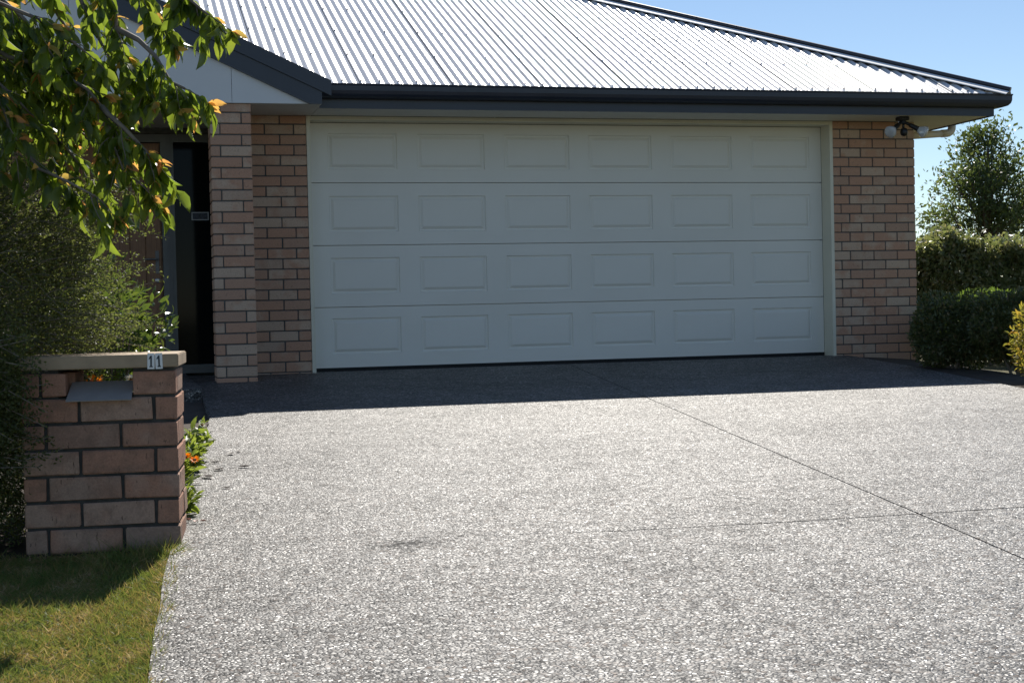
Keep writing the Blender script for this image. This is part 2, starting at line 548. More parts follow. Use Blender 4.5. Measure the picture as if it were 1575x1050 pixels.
# ------------------------------------------------------------------ the house
house = empty('house', (2.4, 0.0, 0.0))
tag(house, 'single-storey brick house with white double garage door and corrugated metal hip roof', 'house')
HX = 2.4
def part(name, me, mat, parent=None, loc=(0, 0, 0), rot=None):
    """child given in world coordinates"""
    o = obj(name, me, mat, parent or house, rot=rot)
    o.location = (loc[0] - HX, loc[1], loc[2]) if parent is None else loc
    return o

C = 0.086          # brick course
Z0 = 2.0583        # centre of a bed joint
SOF = 2.132        # soffit height
brick_cache = {}
def brick_mesh(w, d, h, mat, key=0):
    k = (round(w, 4), round(d, 4), round(h, 4), mat.name, key)
    if k not in brick_cache:
        b = boxes((0, w, 0, d, 0, h), bevel=0.0035)
        rr = random.Random(hash(k) & 0xffff)
        for v in b.verts:
            v.co += Vector((rr.uniform(-1, 1), rr.uniform(-1, 1), rr.uniform(-1, 1))) * (0.0008 if key == 0 else 0.0016)
        me = bpy.data.meshes.new('brick')
        b.to_mesh(me); b.free()
        me.materials.append(mat)
        brick_cache[k] = me
    return brick_cache[k]

def place_brick(x, y, z, w, d, h, parent, mat=None, key=0, off=(0, 0, 0)):
    o = bpy.data.objects.new('brick', brick_mesh(w, d, h, mat or M['brick'], key))
    o.parent = parent
    o.location = (x - off[0] + random.uniform(-.001, .001), y - off[1] + random.uniform(-.0015, .0015), z - off[2])
    COL.objects.link(o)
    return o

def courses(zlow, ztop):
    out = []
    k = 1
    while True:
        zt = Z0 + C * k - 0.005
        zb = zt - 0.076
        if zb > ztop:
            k -= 1; continue
        if zt < zlow:
            break
        out.append((k, zb, min(zt, ztop)))
        k -= 1
    return out

OFF = (HX, 0, 0)
def brick_panel(x0, rowA, rowB, zlow, name='brick_wall'):
    w = sum(rowA) + 0.01 * (len(rowA) - 1)
    core = part(name, boxes((x0 + 0.004, x0 + w - 0.006, 0.007, 0.22, zlow, SOF - 0.002)), M['mortar'])
    for k, zb, zt in courses(zlow, SOF - 0.003):
        row = rowA if k % 2 else rowB
        x = x0
        for wd in row:
            place_brick(x, 0.0, zb, wd, 0.068, zt - zb, core, off=OFF)
            x += wd + 0.01
    core.location = (-HX, 0, 0)
    for ch in core.children:
        ch.location.x += HX
    return core
pier_r = brick_panel(4.8176, [0.155, 0.23, 0.23, 0.189], [0.07, 0.194, 0.23, 0.23, 0.07], -0.18)
wall_l = brick_panel(-0.50, [0.035, 0.23, 0.215], [0.15, 0.23, 0.10], -0.10)

# pillar of the porch: four bricks a course around a mortar core
PX0, PW, PY = -0.8246, 0.3148, -0.684
pil = part('brick_pillar', boxes((PX0 + 0.007, PX0 + PW - 0.007, PY + 0.007, PY + PW - 0.007, -0.12, SOF - 0.002)), M['mortar'])
for k, zb, zt in courses(-0.10, SOF - 0.003):
    h = zt - zb
    a, c = 0.0700, PW - 0.0700 - 0.010
    if k % 2:
        q = [(0, 0, a, c), (a + .01, 0, c, a), (PW - a, a + .01, a, c), (0, PW - a, c, a)]
    else:
        q = [(0, 0, c, a), (PW - a, 0, a, c), (a + .01, PW - a, c, a), (0, a + .01, a, c)]
    for (dx, dy, w, d) in q:
        place_brick(PX0 + dx, PY + dy, zb, w, d, h, pil)
for ch in pil.children:
    ch.location.x += 0.0

def joined_bricks(name, x0, y0, ux, uy, length, zlow, ztop, nx, ny, parent):
    """a whole wall face of bricks as one mesh; (ux,uy) runs along, (nx,ny) points out"""
    V, F = [], []
    tmpl = None
    for k, zb, zt in courses(zlow, ztop):
        p = -0.12 if k % 2 else 0.0
        while p < length:
            a0, a1 = max(p, 0), min(p + 0.23, length)
            if a1 - a0 > 0.02:
                base = len(V)
                for zz in (zb, zt):
                    for (a, d) in ((a0, 0.0), (a1, 0.0), (a1, -0.05), (a0, -0.05)):
                        V.append((x0 + ux * a + nx * d, y0 + uy * a + ny * d, zz))
                F += [[base + i for i in q] for q in ((3, 2, 1, 0), (4, 5, 6, 7), (0, 1, 5, 4), (1, 2, 6, 5), (2, 3, 7, 6), (3, 0, 4, 7))]
            p += 0.24
    o = part(name, raw_mesh(name, np.array(V) - np.array([0, 0, 0]), F), M['brick'])
    o['kind'] = 'stuff'
    b = bmesh.new(); b.from_mesh(o.data); bmesh.ops.recalc_face_normals(b, faces=b.faces[:]); b.to_mesh(o.data); b.free()
    return o
XR = 5.651       # right corner of the brickwork
DEEP = 9.0
part('side_wall', boxes((XR - 0.20, XR - 0.010, 0.23, DEEP, -0.3, SOF - 0.002)), M['mortar'])
joined_bricks('side_brickwork', XR, 0.075, 0, 1, DEEP - 0.1, -0.25, SOF - 0.003, 1, 0, None)
ENT = 0.90       # entry wall
part('entry_wall', boxes((-6.0, -2.06, ENT + 0.012, ENT + 0.2, -0.1, SOF - 0.002)), M['mortar'])
joined_bricks('entry_brickwork', -6.0, ENT, 1, 0, 3.94, -0.08, SOF - 0.003, 0, -1, None)
part('back_wall', boxes((-6.0, XR - 0.21, DEEP - 0.2, DEEP, -0.3, SOF - 0.002)), M['mortar'])
part('left_wall', boxes((-6.0, -5.8, ENT + 0.21, DEEP - 0.21, -0.3, SOF - 0.002)), M['mortar'])
part('return_wall', boxes((-0.50, -0.36, 0.24, ENT - 0.05, -0.1, SOF - 0.002)), M['mortar'])

# garage opening: jambs, head, reveal
RV = 0.175
fr = part('garage_frame', boxes((0.002, 0.034, -0.004, RV - 0.002, -0.03, SOF - 0.003),
                                (4.785, 4.8155, -0.004, RV - 0.002, -0.03, SOF - 0.003),
                                (0.0345, 4.7845, 0.001, RV - 0.002, 2.098, SOF - 0.003)), M['cream'])
part('garage_lining', boxes((-0.3, 0.0, 0.221, 0.26, -0.05, SOF - 0.004), (4.82, 5.4, 0.221, 0.26, -0.05, SOF - 0.004), (-0.3, 5.4, 3.0, 3.05, -0.05, 2.5)), M['mortar'])

# sectional door
door = part('garage_door', boxes((0.036, 4.783, RV + 0.050, RV + 0.060, 0.01, 2.097)), M['door'])
DX = [(0.2, 0.797), (0.974, 1.571), (1.748, 2.345), (2.522, 3.119), (3.296, 3.893), (4.070, 4.667)]
DX = [(a + 0.0, b) for a, b in DX]
SZ = [0.012, 0.5275, 1.0535, 1.5855, 2.097]
def hole_frame(x0, x1, z0, z1, holes, hz0, hz1, y0, y1):
    bs = [(x0, x1, y0, y1, z0, hz0), (x0, x1, y0, y1, hz1, z1)]
    xs = [x0] + [q for h in holes for q in h] + [x1]
    for i in range(0, len(xs), 2):
        bs.append((xs[i], xs[i + 1], y0, y1, hz0, hz1))
    return boxes(*bs)
def panel_mesh(w, h):
    b = bmesh.new()
    rings = []
    for ins, dp in ((0.0, 0.0), (0.006, 0.012), (0.018, 0.013), (0.038, 0.001), (0.046, 0.0)):
        rings.append([b.verts.new(p) for p in ((ins, dp, ins), (w - ins, dp, ins), (w - ins, dp, h - ins), (ins, dp, h - ins))])
    for a, c in zip(rings[:-1], rings[1:]):
        for i in range(4):
            b.faces.new((a[i], a[(i + 1) % 4], c[(i + 1) % 4], c[i]))
    b.faces.new(rings[-1])
    bmesh.ops.recalc_face_normals(b, faces=b.faces[:])
    me = bpy.data.meshes.new('panel'); b.to_mesh(me); b.free()
    # faces must look towards -y
    if me.polygons[-1].normal.y > 0:
        me.flip_normals()
    me.materials.append(M['door'])
    return me
PM = panel_mesh(0.597, 0.305)
for i in range(4):
    z0, z1 = SZ[i] + (0.0028 if i else 0), SZ[i + 1] - 0.0028
    hz0 = SZ[i] + 0.115
    sec = obj('section', hole_frame(0.036, 4.783, z0, z1, DX, hz0, hz0 + 0.305, RV, RV + 0.045), M['door'], door)
    for (a, c) in DX:
        o = bpy.data.objects.new('panel', PM)
        o.parent = door
        o.location = (a, RV, hz0)
        COL.objects.link(o)
obj('door_seal', boxes((0.036, 4.783, RV + 0.004, RV + 0.04, -0.028, 0.0115)), M['rubber'], door)

# soffits, fascia, gutter
FY, GY = -0.520, -0.640
XF, XG = 6.160, 6.285
part('soffit', boxes((0.05, XF - 0.012, FY + 0.012, -0.0005, SOF, SOF + 0.012), (XR + 0.002, XF - 0.012, 0.0, DEEP, SOF, SOF + 0.012)), M['soffit'])
for xs in (1.62, 3.9):
    part('soffit_joint', boxes((xs, xs + 0.012, FY + 0.014, -0.004, SOF - 0.003, SOF - 0.0004)), M['soffit'])
part('porch_soffit', boxes((-5.6, 0.046, -0.655, ENT + 0.1, SOF, SOF + 0.012)), M['soffit'])
part('fascia', boxes((0.05, XF, FY, FY + 0.011, SOF - 0.010, 2.285)), M['navy'])
part('fascia', boxes((XF - 0.011, XF, FY + 0.0115, DEEP, SOF - 0.010, 2.285)), M['navy'])
def gutter_profile():
    # (outward, z): back bottom, belly, lip
    pts = [(0.0, 2.198), (0.055, 2.196), (0.088, 2.206), (0.106, 2.226), (0.114, 2.252), (0.115, 2.290), (0.121, 2.300), (0.121, 2.307), (0.112, 2.308), (0.108, 2.296),
           (0.107, 2.254), (0.099, 2.231), (0.084, 2.214), (0.055, 2.204), (0.0, 2.206)]
    return pts
b = bmesh.new()
gp = gutter_profile()
path = [(-0.02, FY, 0, -1), (XF, FY, 1, -1), (XF, DEEP, 1, 0)]
rings = []
for (px, py, ox, oy) in path:
    rings.append([b.verts.new((px + ox * q, py + oy * q, z)) for q, z in gp])
n = len(gp)
for i in range(2):
    for k in range(n):
        b.faces.new((rings[i][k], rings[i][(k + 1) % n], rings[i + 1][(k + 1) % n], rings[i + 1][k]))
b.faces.new(rings[0][::-1]); b.faces.new(rings[-1])
bmesh.ops.recalc_face_normals(b, faces=b.faces[:])
part('gutter', b, M['navy'])

# roof: corrugated sheets, hip, caps
PT = math.tan(R(25))
RY0, RZ0 = -0.605, 2.307           # lower edge of the sheets
RIDGE_Y = 4.2
def hip_x(y):
    return 6.235 - (y - RY0)
PITCHW = 0.0762
AMP = 0.0080
roof = part('roof', boxes((-5.6, 5.6, 0.2, 8.5, SOF + 0.02, SOF + 0.04)), M['mortar'])
roof.name = 'roof'
cosr = math.cos(R(25)); sinr = math.sin(R(25))
x_lap0 = 0.397
def sheet_mesh(xa, wid, lift):
    n = 121
    xs = xa + np.linspace(0, wid, n)
    ph = (xs - x_lap0) / PITCHW * 2 * math.pi
    w = AMP * np.cos(ph + 0.9) + lift
    rows = []
    ytop = np.minimum(RIDGE_Y, np.where(xs > hip_x(RIDGE_Y), 6.235 - xs + RY0, RIDGE_Y))
    ytop = np.maximum(ytop - 0.10, RY0 + 0.0)      # held back under the hip cap
    keep = ytop > RY0 + 0.01
    xs, w, ytop = xs[keep], w[keep], ytop[keep]
    n = len(xs)
    if n < 3:
        return None
    V = []
    for tq in (0.0, 0.25, 0.5, 0.75, 1.0):
        y = RY0 + (ytop - RY0) * tq
        z = RZ0 + (y - RY0) * PT
        V.append(np.stack([xs, y - w * sinr, z + w * cosr], -1))
    V = np.concatenate(V)
    i = np.arange(5 * n).reshape(5, n)
    f = np.stack([i[:-1, :-1], i[:-1, 1:], i[1:, 1:], i[1:, :-1]], -1).reshape(-1, 4)
    return raw_mesh('roof_sheet', V, f, True)
for q in range(-8, 8):                     # ten corrugations a sheet, an open lap edge between neighbours
    me = sheet_mesh(x_lap0 + 0.762 * q - 0.0235, 0.762 - 0.0055, 0.0012 * (q % 2))
    if me is not None:
        obj('roof_sheet', me, M['zinc'], roof)
roof.location = (-HX, 0, 0)
# screws: an eave row and rows up the slope, each a washer and a hex head
b = bmesh.new()
def screw(x, d):
    y = RY0 + d * cosr; z = RZ0 + d * sinr
    base = Vector((x, y, z)) + Vector((0, -sinr, cosr)) * (AMP + 0.0012)
    rot = Matrix.Rotation(R(25), 4, 'X'); rot.translation = base
    lathe(b, [(0.011, 0.0), (0.010, 0.003), (0.0062, 0.0035), (0.0058, 0.011)], 6, rot)
cr = 0
for c_ in range(-60, 78):
    x = x_lap0 + PITCHW * c_
    for r_, d in enumerate((0.06, 0.85, 1.65, 2.45, 3.25, 4.05)):
        if d * cosr + RY0 > min(RIDGE_Y, 6.235 - x + RY0) - 0.2:
            continue
        if r_ == 0 and c_ % 2 == 0 or r_ > 0 and (c_ % 10) in (0, 3, 6):
            screw(x - 0.0109, d)
sc = obj('roof_screws', b, M['screw'], roof)
sc['kind'] = 'stuff'
# hip cap: two flanges and a rolled top, following the hip at 45 degrees in plan
hd = Vector((-1, 1, PT)).normalized()
p0 = Vector((6.235 + 0.02, RY0 - 0.02, RZ0 + 0.012)); p1 = Vector((hip_x(RIDGE_Y), RIDGE_Y, RZ0 + (RIDGE_Y - RY0) * PT + 0.012))
nf = Vector((0, -sinr, cosr))                       # front slope normal
ns = Vector((sinr, 0, cosr))                        # side slope normal
af = nf.cross(hd).normalized()                      # down the front slope from the hip
if af.y > 0: af = -af
as_ = ns.cross(hd).normalized()
if as_.x < 0: as_ = -as_
upv = (nf + ns).normalized()
side = (as_ - af).normalized()
prof_roll = [upv * (0.030 + 0.021 * math.sin(R(a))) - side * 0.021 * math.cos(R(a)) for a in np.linspace(-35, 215, 13)]
def sweep(prof, p0, p1):
    b = bmesh.new()
    a = [b.verts.new(p0 + q) for q in prof]; c = [b.verts.new(p1 + q) for q in prof]
    for i in range(len(prof) - 1):
        b.faces.new((a[i], a[i + 1], c[i + 1], c[i]))
    # close underneath and the ends
    b.faces.new((a[-1], a[0], c[0], c[-1])); b.faces.new(a[::-1]); b.faces.new(c)
    bmesh.ops.recalc_face_normals(b, faces=b.faces[:])
    return b
hc = obj('hip_cap', sweep([af * 0.030 + nf * 0.019] + prof_roll + [as_ * 0.030 + ns * 0.019], p0, p1), M['navy'], roof)
for aa, nn_ in ((af, nf), (as_, ns)):
    obj('hip_flashing', sweep([aa * 0.120 + nn_ * 0.008, aa * 0.118 + nn_ * 0.0150, aa * 0.0305 + nn_ * 0.0195, aa * 0.0305 + nn_ * 0.0175, aa * 0.116 + nn_ * 0.0130], p0, p1), M['flashing'], roof)
# other slopes: right hip end, ridge and rear
b = bmesh.new()
zt = RZ0 + (RIDGE_Y - RY0) * PT
hxr = hip_x(RIDGE_Y)
A = [(6.235, RY0, RZ0), (6.235, 2 * RIDGE_Y - RY0, RZ0), (hxr, RIDGE_Y, zt)]
b.faces.new([b.verts.new(p) for p in A])
Bk = [(-5.7, RIDGE_Y, zt), (hxr, RIDGE_Y, zt), (6.235, 2 * RIDGE_Y - RY0, RZ0), (-5.7, 2 * RIDGE_Y - RY0, RZ0)]
b.faces.new([b.verts.new(p) for p in Bk])
Lf = [(-5.7, RY0, RZ0), (-5.7, RIDGE_Y, zt), (-5.7, 2 * RIDGE_Y - RY0, RZ0)]
b.faces.new([b.verts.new(p) for p in Lf])
obj('rear_slopes', b, M['zinc'], roof)
b = bmesh.new()
tube(b, [(-5.7, RIDGE_Y, zt + 0.02), (hxr, RIDGE_Y, zt + 0.02)], 0.05, 10)
obj('ridge_cap', b, M['navy'], roof)

# porch gable
GP = math.tan(R(24.6))
GYF = -0.700
GX1 = -0.032                       # where the lower edge of the barge meets the soffit line
GXM = -2.75                        # ridge of the gable
gable = part('gable', boxes((-5.4, -0.1, GYF + 0.03, GYF + 0.04, SOF - 0.001, SOF + 0.03)), M['cladding'])
gable.location = (-HX, 0, 0)
def gz(x):
    return 2.131 + (GX1 - x) * GP if x > GXM else 2.131 + (x - (2 * GXM - GX1)) * GP
jx = [GX1, -0.653, -1.853, GXM, -3.65, -4.85, 2 * GXM - GX1]
for a, c in zip(jx[:-1], jx[1:]):
    lo, hi = c + 0.0016, a - 0.0016
    pts = [(lo, 2.131), (hi, 2.131), (hi, gz(hi) + 0.03), (lo, gz(lo) + 0.03)]
    b = bmesh.new()
    prism(b, pts, 'y', GYF, GYF + 0.009)
    obj('cladding_sheet', b, M['cladding'], gable)
def barge(y0, y1, lo, hi, xe, name, mat, sgn=1):
    """board along the rake; lo/hi are plumb offsets over the cladding edge line"""
    b = bmesh.new()
    def zl(x): return 2.131 + (GX1 - x) * GP
    pts = [(xe, max(2.131 - 0.004, zl(xe) + lo)), (xe, zl(xe) + hi), (GXM, zl(GXM) + hi), (GXM, zl(GXM) + lo), (GX1 - 0.02 + lo / GP, 2.131 - 0.004)]
    if lo > 0.02:
        pts = [(xe, zl(xe) + lo), (xe, zl(xe) + hi), (GXM, zl(GXM) + hi), (GXM, zl(GXM) + lo)]
    if sgn < 0:
        pts = [(2 * GXM - x, z) for x, z in pts][::-1]
    prism(b, pts, 'y', y0, y1)
    return obj(name, b, mat, gable)
for sg in (1, -1):
    barge(GYF - 0.030, GYF - 0.002, 0.0, 0.150, 0.045, 'barge_board', M['navy'], sg)
    barge(GYF - 0.048, GYF - 0.0305, 0.128, 0.248, 0.118, 'barge_cap', M['navy'], sg)
    b = bmesh.new()
    def zl(x): return 2.131 + (GX1 - x) * GP
    pts = [(0.118, zl(0.118) + 0.232), (0.118, zl(0.118) + 0.246), (GXM, zl(GXM) + 0.246), (GXM, zl(GXM) + 0.232)]
    if sg < 0:
        pts = [(2 * GXM - x, z) for x, z in pts][::-1]
    prism(b, pts, 'y', GYF - 0.030, 3.4)
    obj('gable_roof_slope', b, M['zinc'], gable)

# entry: timber door, grey frame, side light
dr = part('entry_door', boxes((-1.985, -1.175, ENT + 0.05, ENT + 0.09, 0.015, 2.00)), M['timber'])
dr.location = (-HX, 0, 0)
for i in range(6):
    x0 = -1.975 + i * 0.1325
    obj('plank', boxes((x0, x0 + 0.1285, ENT + 0.040, ENT + 0.049, 0.03, 1.985), bevel=0.003), M['timber'], dr)
b = bmesh.new()
box(b, -1.235, -1.205, ENT + 0.032, ENT + 0.0395, 0.86, 1.06)
tube(b, [(-1.22, ENT + 0.03, 0.985), (-1.22, ENT - 0.02, 0.985), (-1.33, ENT - 0.022, 0.985)], 0.009, 8)
obj('door_handle', b, plain('satin steel', (0.12, 0.12, 0.12), 0.4, metal=0.6), dr)
b = bmesh.new()
lathe(b, [(0.022, 0.0), (0.022, 0.012), (0.012, 0.016)], 12, Matrix.Translation((-1.22, ENT + 0.038, 0.80)) @ Matrix.Rotation(R(90), 4, 'X'))
obj('door_lock', b, plain('lock steel', (0.4, 0.4, 0.4), 0.3, metal=0.9), dr)
ef = part('entry_frame', boxes((-2.055, -1.99, ENT - 0.01, ENT + 0.11, -0.02, 2.075), (-1.17, -1.06, ENT - 0.01, ENT + 0.11, -0.02, 2.075),
                               (-0.72, -0.66, ENT - 0.01, ENT + 0.11, -0.02, 2.075), (-1.9895, -0.7205, ENT - 0.008, ENT + 0.11, 2.005, 2.075),
                               (-1.0595, -0.7205, ENT - 0.012, ENT + 0.11, -0.02, 0.055), (-1.9895, -1.1705, ENT + 0.0, ENT + 0.11, -0.02, 0.012)), M['frame'])
obj('groove', boxes((-1.128, -1.118, ENT - 0.016, ENT - 0.0105, 0.0, 2.05), (-1.098, -1.090, ENT - 0.016, ENT - 0.0105, 0.0, 2.05)), M['frame'], ef)
sl = part('side_light', boxes((-1.0595, -0.7205, ENT + 0.05, ENT + 0.056, 0.056, 2.004)), M['glass'])
sl.location = (-HX, 0, 0)
st = obj('window_sticker', boxes((-0.915, -0.765, ENT + 0.047, ENT + 0.0495, 1.325, 1.398)), plain('sticker border', (0.36, 0.36, 0.36), 0.5), sl)
obj('sticker_print', boxes((-0.905, -0.775, ENT + 0.0455, ENT + 0.0468, 1.334, 1.389)), plain('sticker print', (0.03, 0.035, 0.05), 0.5, var=0.8, nscale=60), sl)
part('entry_wall', boxes((-0.655, -0.36, ENT + 0.0, ENT + 0.2, -0.1, SOF - 0.002), (-2.05, -0.66, ENT + 0.12, ENT + 0.2, -0.1, SOF - 0.002), (-2.055, -0.655, ENT + 0.0, ENT + 0.119, 2.08, SOF - 0.002)), M['mortar'])

# ------------------------------------------------------------------ flood light under the soffit
FLX, FLY = 5.345, -0.33
fl = tag(empty('flood_light', (FLX, FLY, SOF)), 'twin-bulb black flood light with sensor under the eave', 'light')
b = boxes((-0.045, 0.045, -0.05, 0.05, -0.034, -0.001), bevel=0.006)
lathe(b, [(0.034, 0.0), (0.03, 0.03)], 12, Matrix.Translation((0, 0, -0.062)))
obj('mount_plate', b, M['black'], fl)
for sx in (-1, 1):
    d = Vector((sx * 0.86, -0.42, -0.55)).normalized()
    b = bmesh.new()
    tube(b, [(sx * 0.018, -0.01, -0.05), Vector((sx * 0.018, -0.01, -0.05)) + d * 0.05], [0.014, 0.014], 10)
    mt = d.to_track_quat('Z', 'Y').to_matrix().to_4x4(); mt.translation = Vector((sx * 0.018, -0.01, -0.05)) + d * 0.045
    lathe(b, [(0.017, 0.0), (0.021, 0.012), (0.023, 0.075), (0.026, 0.088)], 14, mt)
    hold = smooth(obj('lamp_holder', b, M['black'], fl))
    b = bmesh.new()
    lathe(b, [(0.022, 0.084), (0.030, 0.096), (0.048, 0.128), (0.056, 0.150), (0.056, 0.158), (0.042, 0.170), (0.014, 0.176)], 18, mt)
    smooth(obj('bulb', b, M['bulb'], fl))
b = bmesh.new()
tube(b, [(0, -0.015, -0.055), (-0.012, -0.035, -0.10)], 0.011, 8)
mt = Matrix.Translation((-0.012, -0.045, -0.145))
lathe(b, [(0.012, 0.04), (0.026, 0.034), (0.033, 0.012), (0.033, -0.008), (0.026, -0.026), (0.010, -0.034)], 14, mt)
smooth(obj('sensor', b, M['black'], fl))

# ------------------------------------------------------------------ downpipe from the side gutter back to the wall
dp = tag(empty('downpipe', (5.70, 0.28, 2.03)), 'cream round downpipe elbow under the right end of the eave', 'downpipe')
b = bmesh.new()
def arc(c, a0, a1, r, n=7):
    return [(c[0] + r * math.cos(R(a0 + (a1 - a0) * i / (n - 1))), 0, c[1] + r * math.sin(R(a0 + (a1 - a0) * i / (n - 1)))) for i in range(n)]
tube(b, [(-0.02, 0, 0.0), (0.43, 0, 0.032)], 0.034, 16)
smooth(obj('pipe', b, M['pvc'], dp))
b = bmesh.new()
tube(b, [(0.40, 0, 0.030), (0.46, 0, 0.0345)] + [(0.46 + 0.055 * math.sin(R(a)), 0, 0.0895 - 0.055 * math.cos(R(a))) for a in (20, 40, 60, 80, 90)] + [(0.515, 0, 0.15)], 0.0375, 16)
smooth(obj('elbow', b, M['pvc'], dp))
b = bmesh.new()
tube(b, [(0.0, 0, -0.03), (0.0, 0, -2.2)], 0.034, 14)
smooth(obj('pipe', b, M['pvc'], dp))

# ------------------------------------------------------------------ brick letterbox
LB = empty('letterbox', (-1.832, -7.325, -0.318), R(-6))
tag(LB, 'low brown brick letterbox with number 11 on its pale cap', 'letterbox')
LW, LD = 0.497, 0.36
ztop = 0.358 + 0.318
cap0 = ztop - 0.043
SLX0, SLX1 = 0.147, 0.352           # slot opening
zc1 = cap0 - 0.012 - 0.076          # bottom of the top course
core = obj('mortar_core', boxes((0.006, LW - 0.006, 0.008, LD - 0.008, 0.0, zc1 - 0.006),
                                (0.006, SLX0 - 0.03, 0.008, LD - 0.008, zc1 - 0.0058, cap0 - 0.001),
                                (SLX1 + 0.006, LW - 0.006, 0.008, LD - 0.008, zc1 - 0.0058, cap0 - 0.001)), M['letter_mortar'], LB)
zz = zc1
ci = 0
def lbrick(x, y, z, w, d, h=0.076):
    o = place_brick(x, y, z, w, d, h, LB, M['letter_brick'], key=1 + (ci % 3))
    o.rotation_euler = (0, random.uniform(-.004, .004), random.uniform(-.006, .006))
# top course, either side of the slot
lbrick(0.0, 0, zc1, 0.056, 0.16); lbrick(0.066, 0, zc1, SLX0 - 0.066 - 0.004, 0.07); lbrick(SLX1 + 0.004, 0, zc1, LW - SLX1 - 0.004, 0.07)
lbrick(LW - 0.07, 0.08, zc1, 0.07, 0.23); lbrick(SLX0 - 0.032, 0.09, zc1 + 0.002, 0.045, 0.2, 0.074)
z = zc1 - C
while z > -0.09:
    ci += 1
    if ci % 2:
        row = [0.177, 0.23, 0.07]
    else:
        row = [0.07, 0.23, 0.177]
    x = 0.0
    for j, wd in enumerate(row):
        end = wd == 0.07
        lbrick(x, 0, z, wd, 0.23 if end else 0.07)
        x += wd + 0.01
    # right flank and left flank behind the front bricks
    for xs, e in ((LW - 0.07, row[2] == 0.07), (0.0, row[0] == 0.07)):
        if e:
            lbrick(xs, 0.24, z, 0.07, LD - 0.24)
        else:
            lbrick(xs, 0.08, z, 0.07, 0.23)
    z -= C
b = boxes((-0.005, LW + 0.010, -0.012, LD + 0.01, cap0, ztop))
bmesh.ops.bevel(b, geom=b.edges[:], offset=0.003, segments=2, affect='EDGES')
obj('cap', b, M['stone_cap'], LB)
b = bmesh.new()
prism(b, [(-0.034, zc1 - 0.014), (-0.032, zc1 - 0.017), (0.095, zc1 + 0.040), (0.094, zc1 + 0.043)], 'x', SLX0 - 0.002, SLX1 + 0.002)
for v in b.verts:                     # the plate is a little narrower at its inner edge
    if v.co.y > 0.05:
        v.co.x += 0.006 if v.co.x < 0.2 else -0.001
obj('slot_plate', b, M['grey_steel'], LB)
def number_plate(x, tilt):
    p = obj('number_plate', boxes((-0.0115, 0.0115, -0.0015, 0.0, -0.026, 0.026)), M['white_plate'], LB, (x, -0.0125, cap0 + 0.0205), (0, tilt, 0))
    b = bmesh.new()
    prism(b, [(-0.0050, -0.020), (-0.0050, -0.0165), (-0.0022, -0.0165), (-0.0022, 0.0085), (-0.0068, 0.0050), (-0.0068, 0.0095), (-0.0015, 0.0180), (0.0030, 0.0180), (0.0030, -0.0165), (0.0060, -0.0165), (0.0060, -0.020)],
          'y', -0.0024, -0.0016)
    obj('digit', b, M['digit'], p)
number_plate(LW - 0.078, R(1.5))
number_plate(LW - 0.0525, R(-1))

# ------------------------------------------------------------------ foliage helpers
def unit(a):
    return a / np.maximum(np.linalg.norm(a, axis=-1, keepdims=True), 1e-9)
LEAF4 = (np.array([(0, 0, 0), (0.45, 0.5, 0.03), (1, 0, -0.04), (0.45, -0.5, 0.03)], float), np.array([(0, 1, 2), (0, 2, 3)]))
def leaf6():
    rows = [(0.0, 0.03, 0), (0.22, 0.40, 0.03), (0.5, 0.5, 0.02), (0.78, 0.30, -0.05), (1.0, 0.0, -0.15)]
    V, F = [], []
    for u, w, h in rows:
        V += [(u, w, h + 0.35 * w * 0.25), (u, 0, h - 0.02), (u, -w, h + 0.35 * w * 0.25)]
    for i in range(len(rows) - 1):
        a = 3 * i
        F += [(a, a + 1, a + 4), (a, a + 4, a + 3), (a + 1, a + 2, a + 5), (a + 1, a + 5, a + 4)]
    return np.array(V, float), np.array(F)
LEAF6 = leaf6()
BLADE = (np.array([(0, 0.5, 0), (0, -0.5, 0), (0.55, 0.35, 0.06), (0.55, -0.35, 0.06), (1.0, 0.0, 0.26)], float), np.array([(0, 1, 3), (0, 3, 2), (2, 3, 4)]))

def cloud(name, pos, axis, nrm, L, W, mat, tmpl=LEAF4, parent=None, smooth_=False):
    pos = np.asarray(pos, float)
    a = unit(np.asarray(axis, float))
    n = np.asarray(nrm, float)
    n = unit(n - (n * a).sum(-1, keepdims=True) * a)
    bb = np.cross(n, a)
    tv, tf = tmpl
    L = np.broadcast_to(np.asarray(L, float), len(pos))[:, None, None]
    W = np.broadcast_to(np.asarray(W, float), len(pos))[:, None, None]
    V = pos[:, None, :] + a[:, None, :] * tv[None, :, 0:1] * L + bb[:, None, :] * tv[None, :, 1:2] * W + n[:, None, :] * tv[None, :, 2:3] * L
    F = tf[None] + (np.arange(len(pos)) * len(tv))[:, None, None]
    return obj(name, raw_mesh(name, V.reshape(-1, 3), F.reshape(-1, tf.shape[1]), smooth_), mat, parent)

def rdir(n):
    return unit(RNG.normal(size=(n, 3)))

def shell_points(n, center, rad, inner=0.55, bump=0.25, seed=0):
    """points in a lumpy ellipsoid, most of them near its skin"""
    rg = np.random.default_rng(seed)
    d = unit(rg.normal(size=(n, 3)))
    ph = rg.uniform(0, 6.28, 6)
    lump = 1 + bump * (np.sin(d[:, 0] * 5 + ph[0]) * np.sin(d[:, 1] * 4 + ph[1]) + 0.6 * np.sin(d[:, 2] * 7 + ph[2]) * np.sin(d[:, 0] * 8 + ph[3]))
    r = (inner + (1 - inner) * rg.uniform(0, 1, n) ** 0.6) * lump
    return np.asarray(center) + d * r[:, None] * np.asarray(rad), d

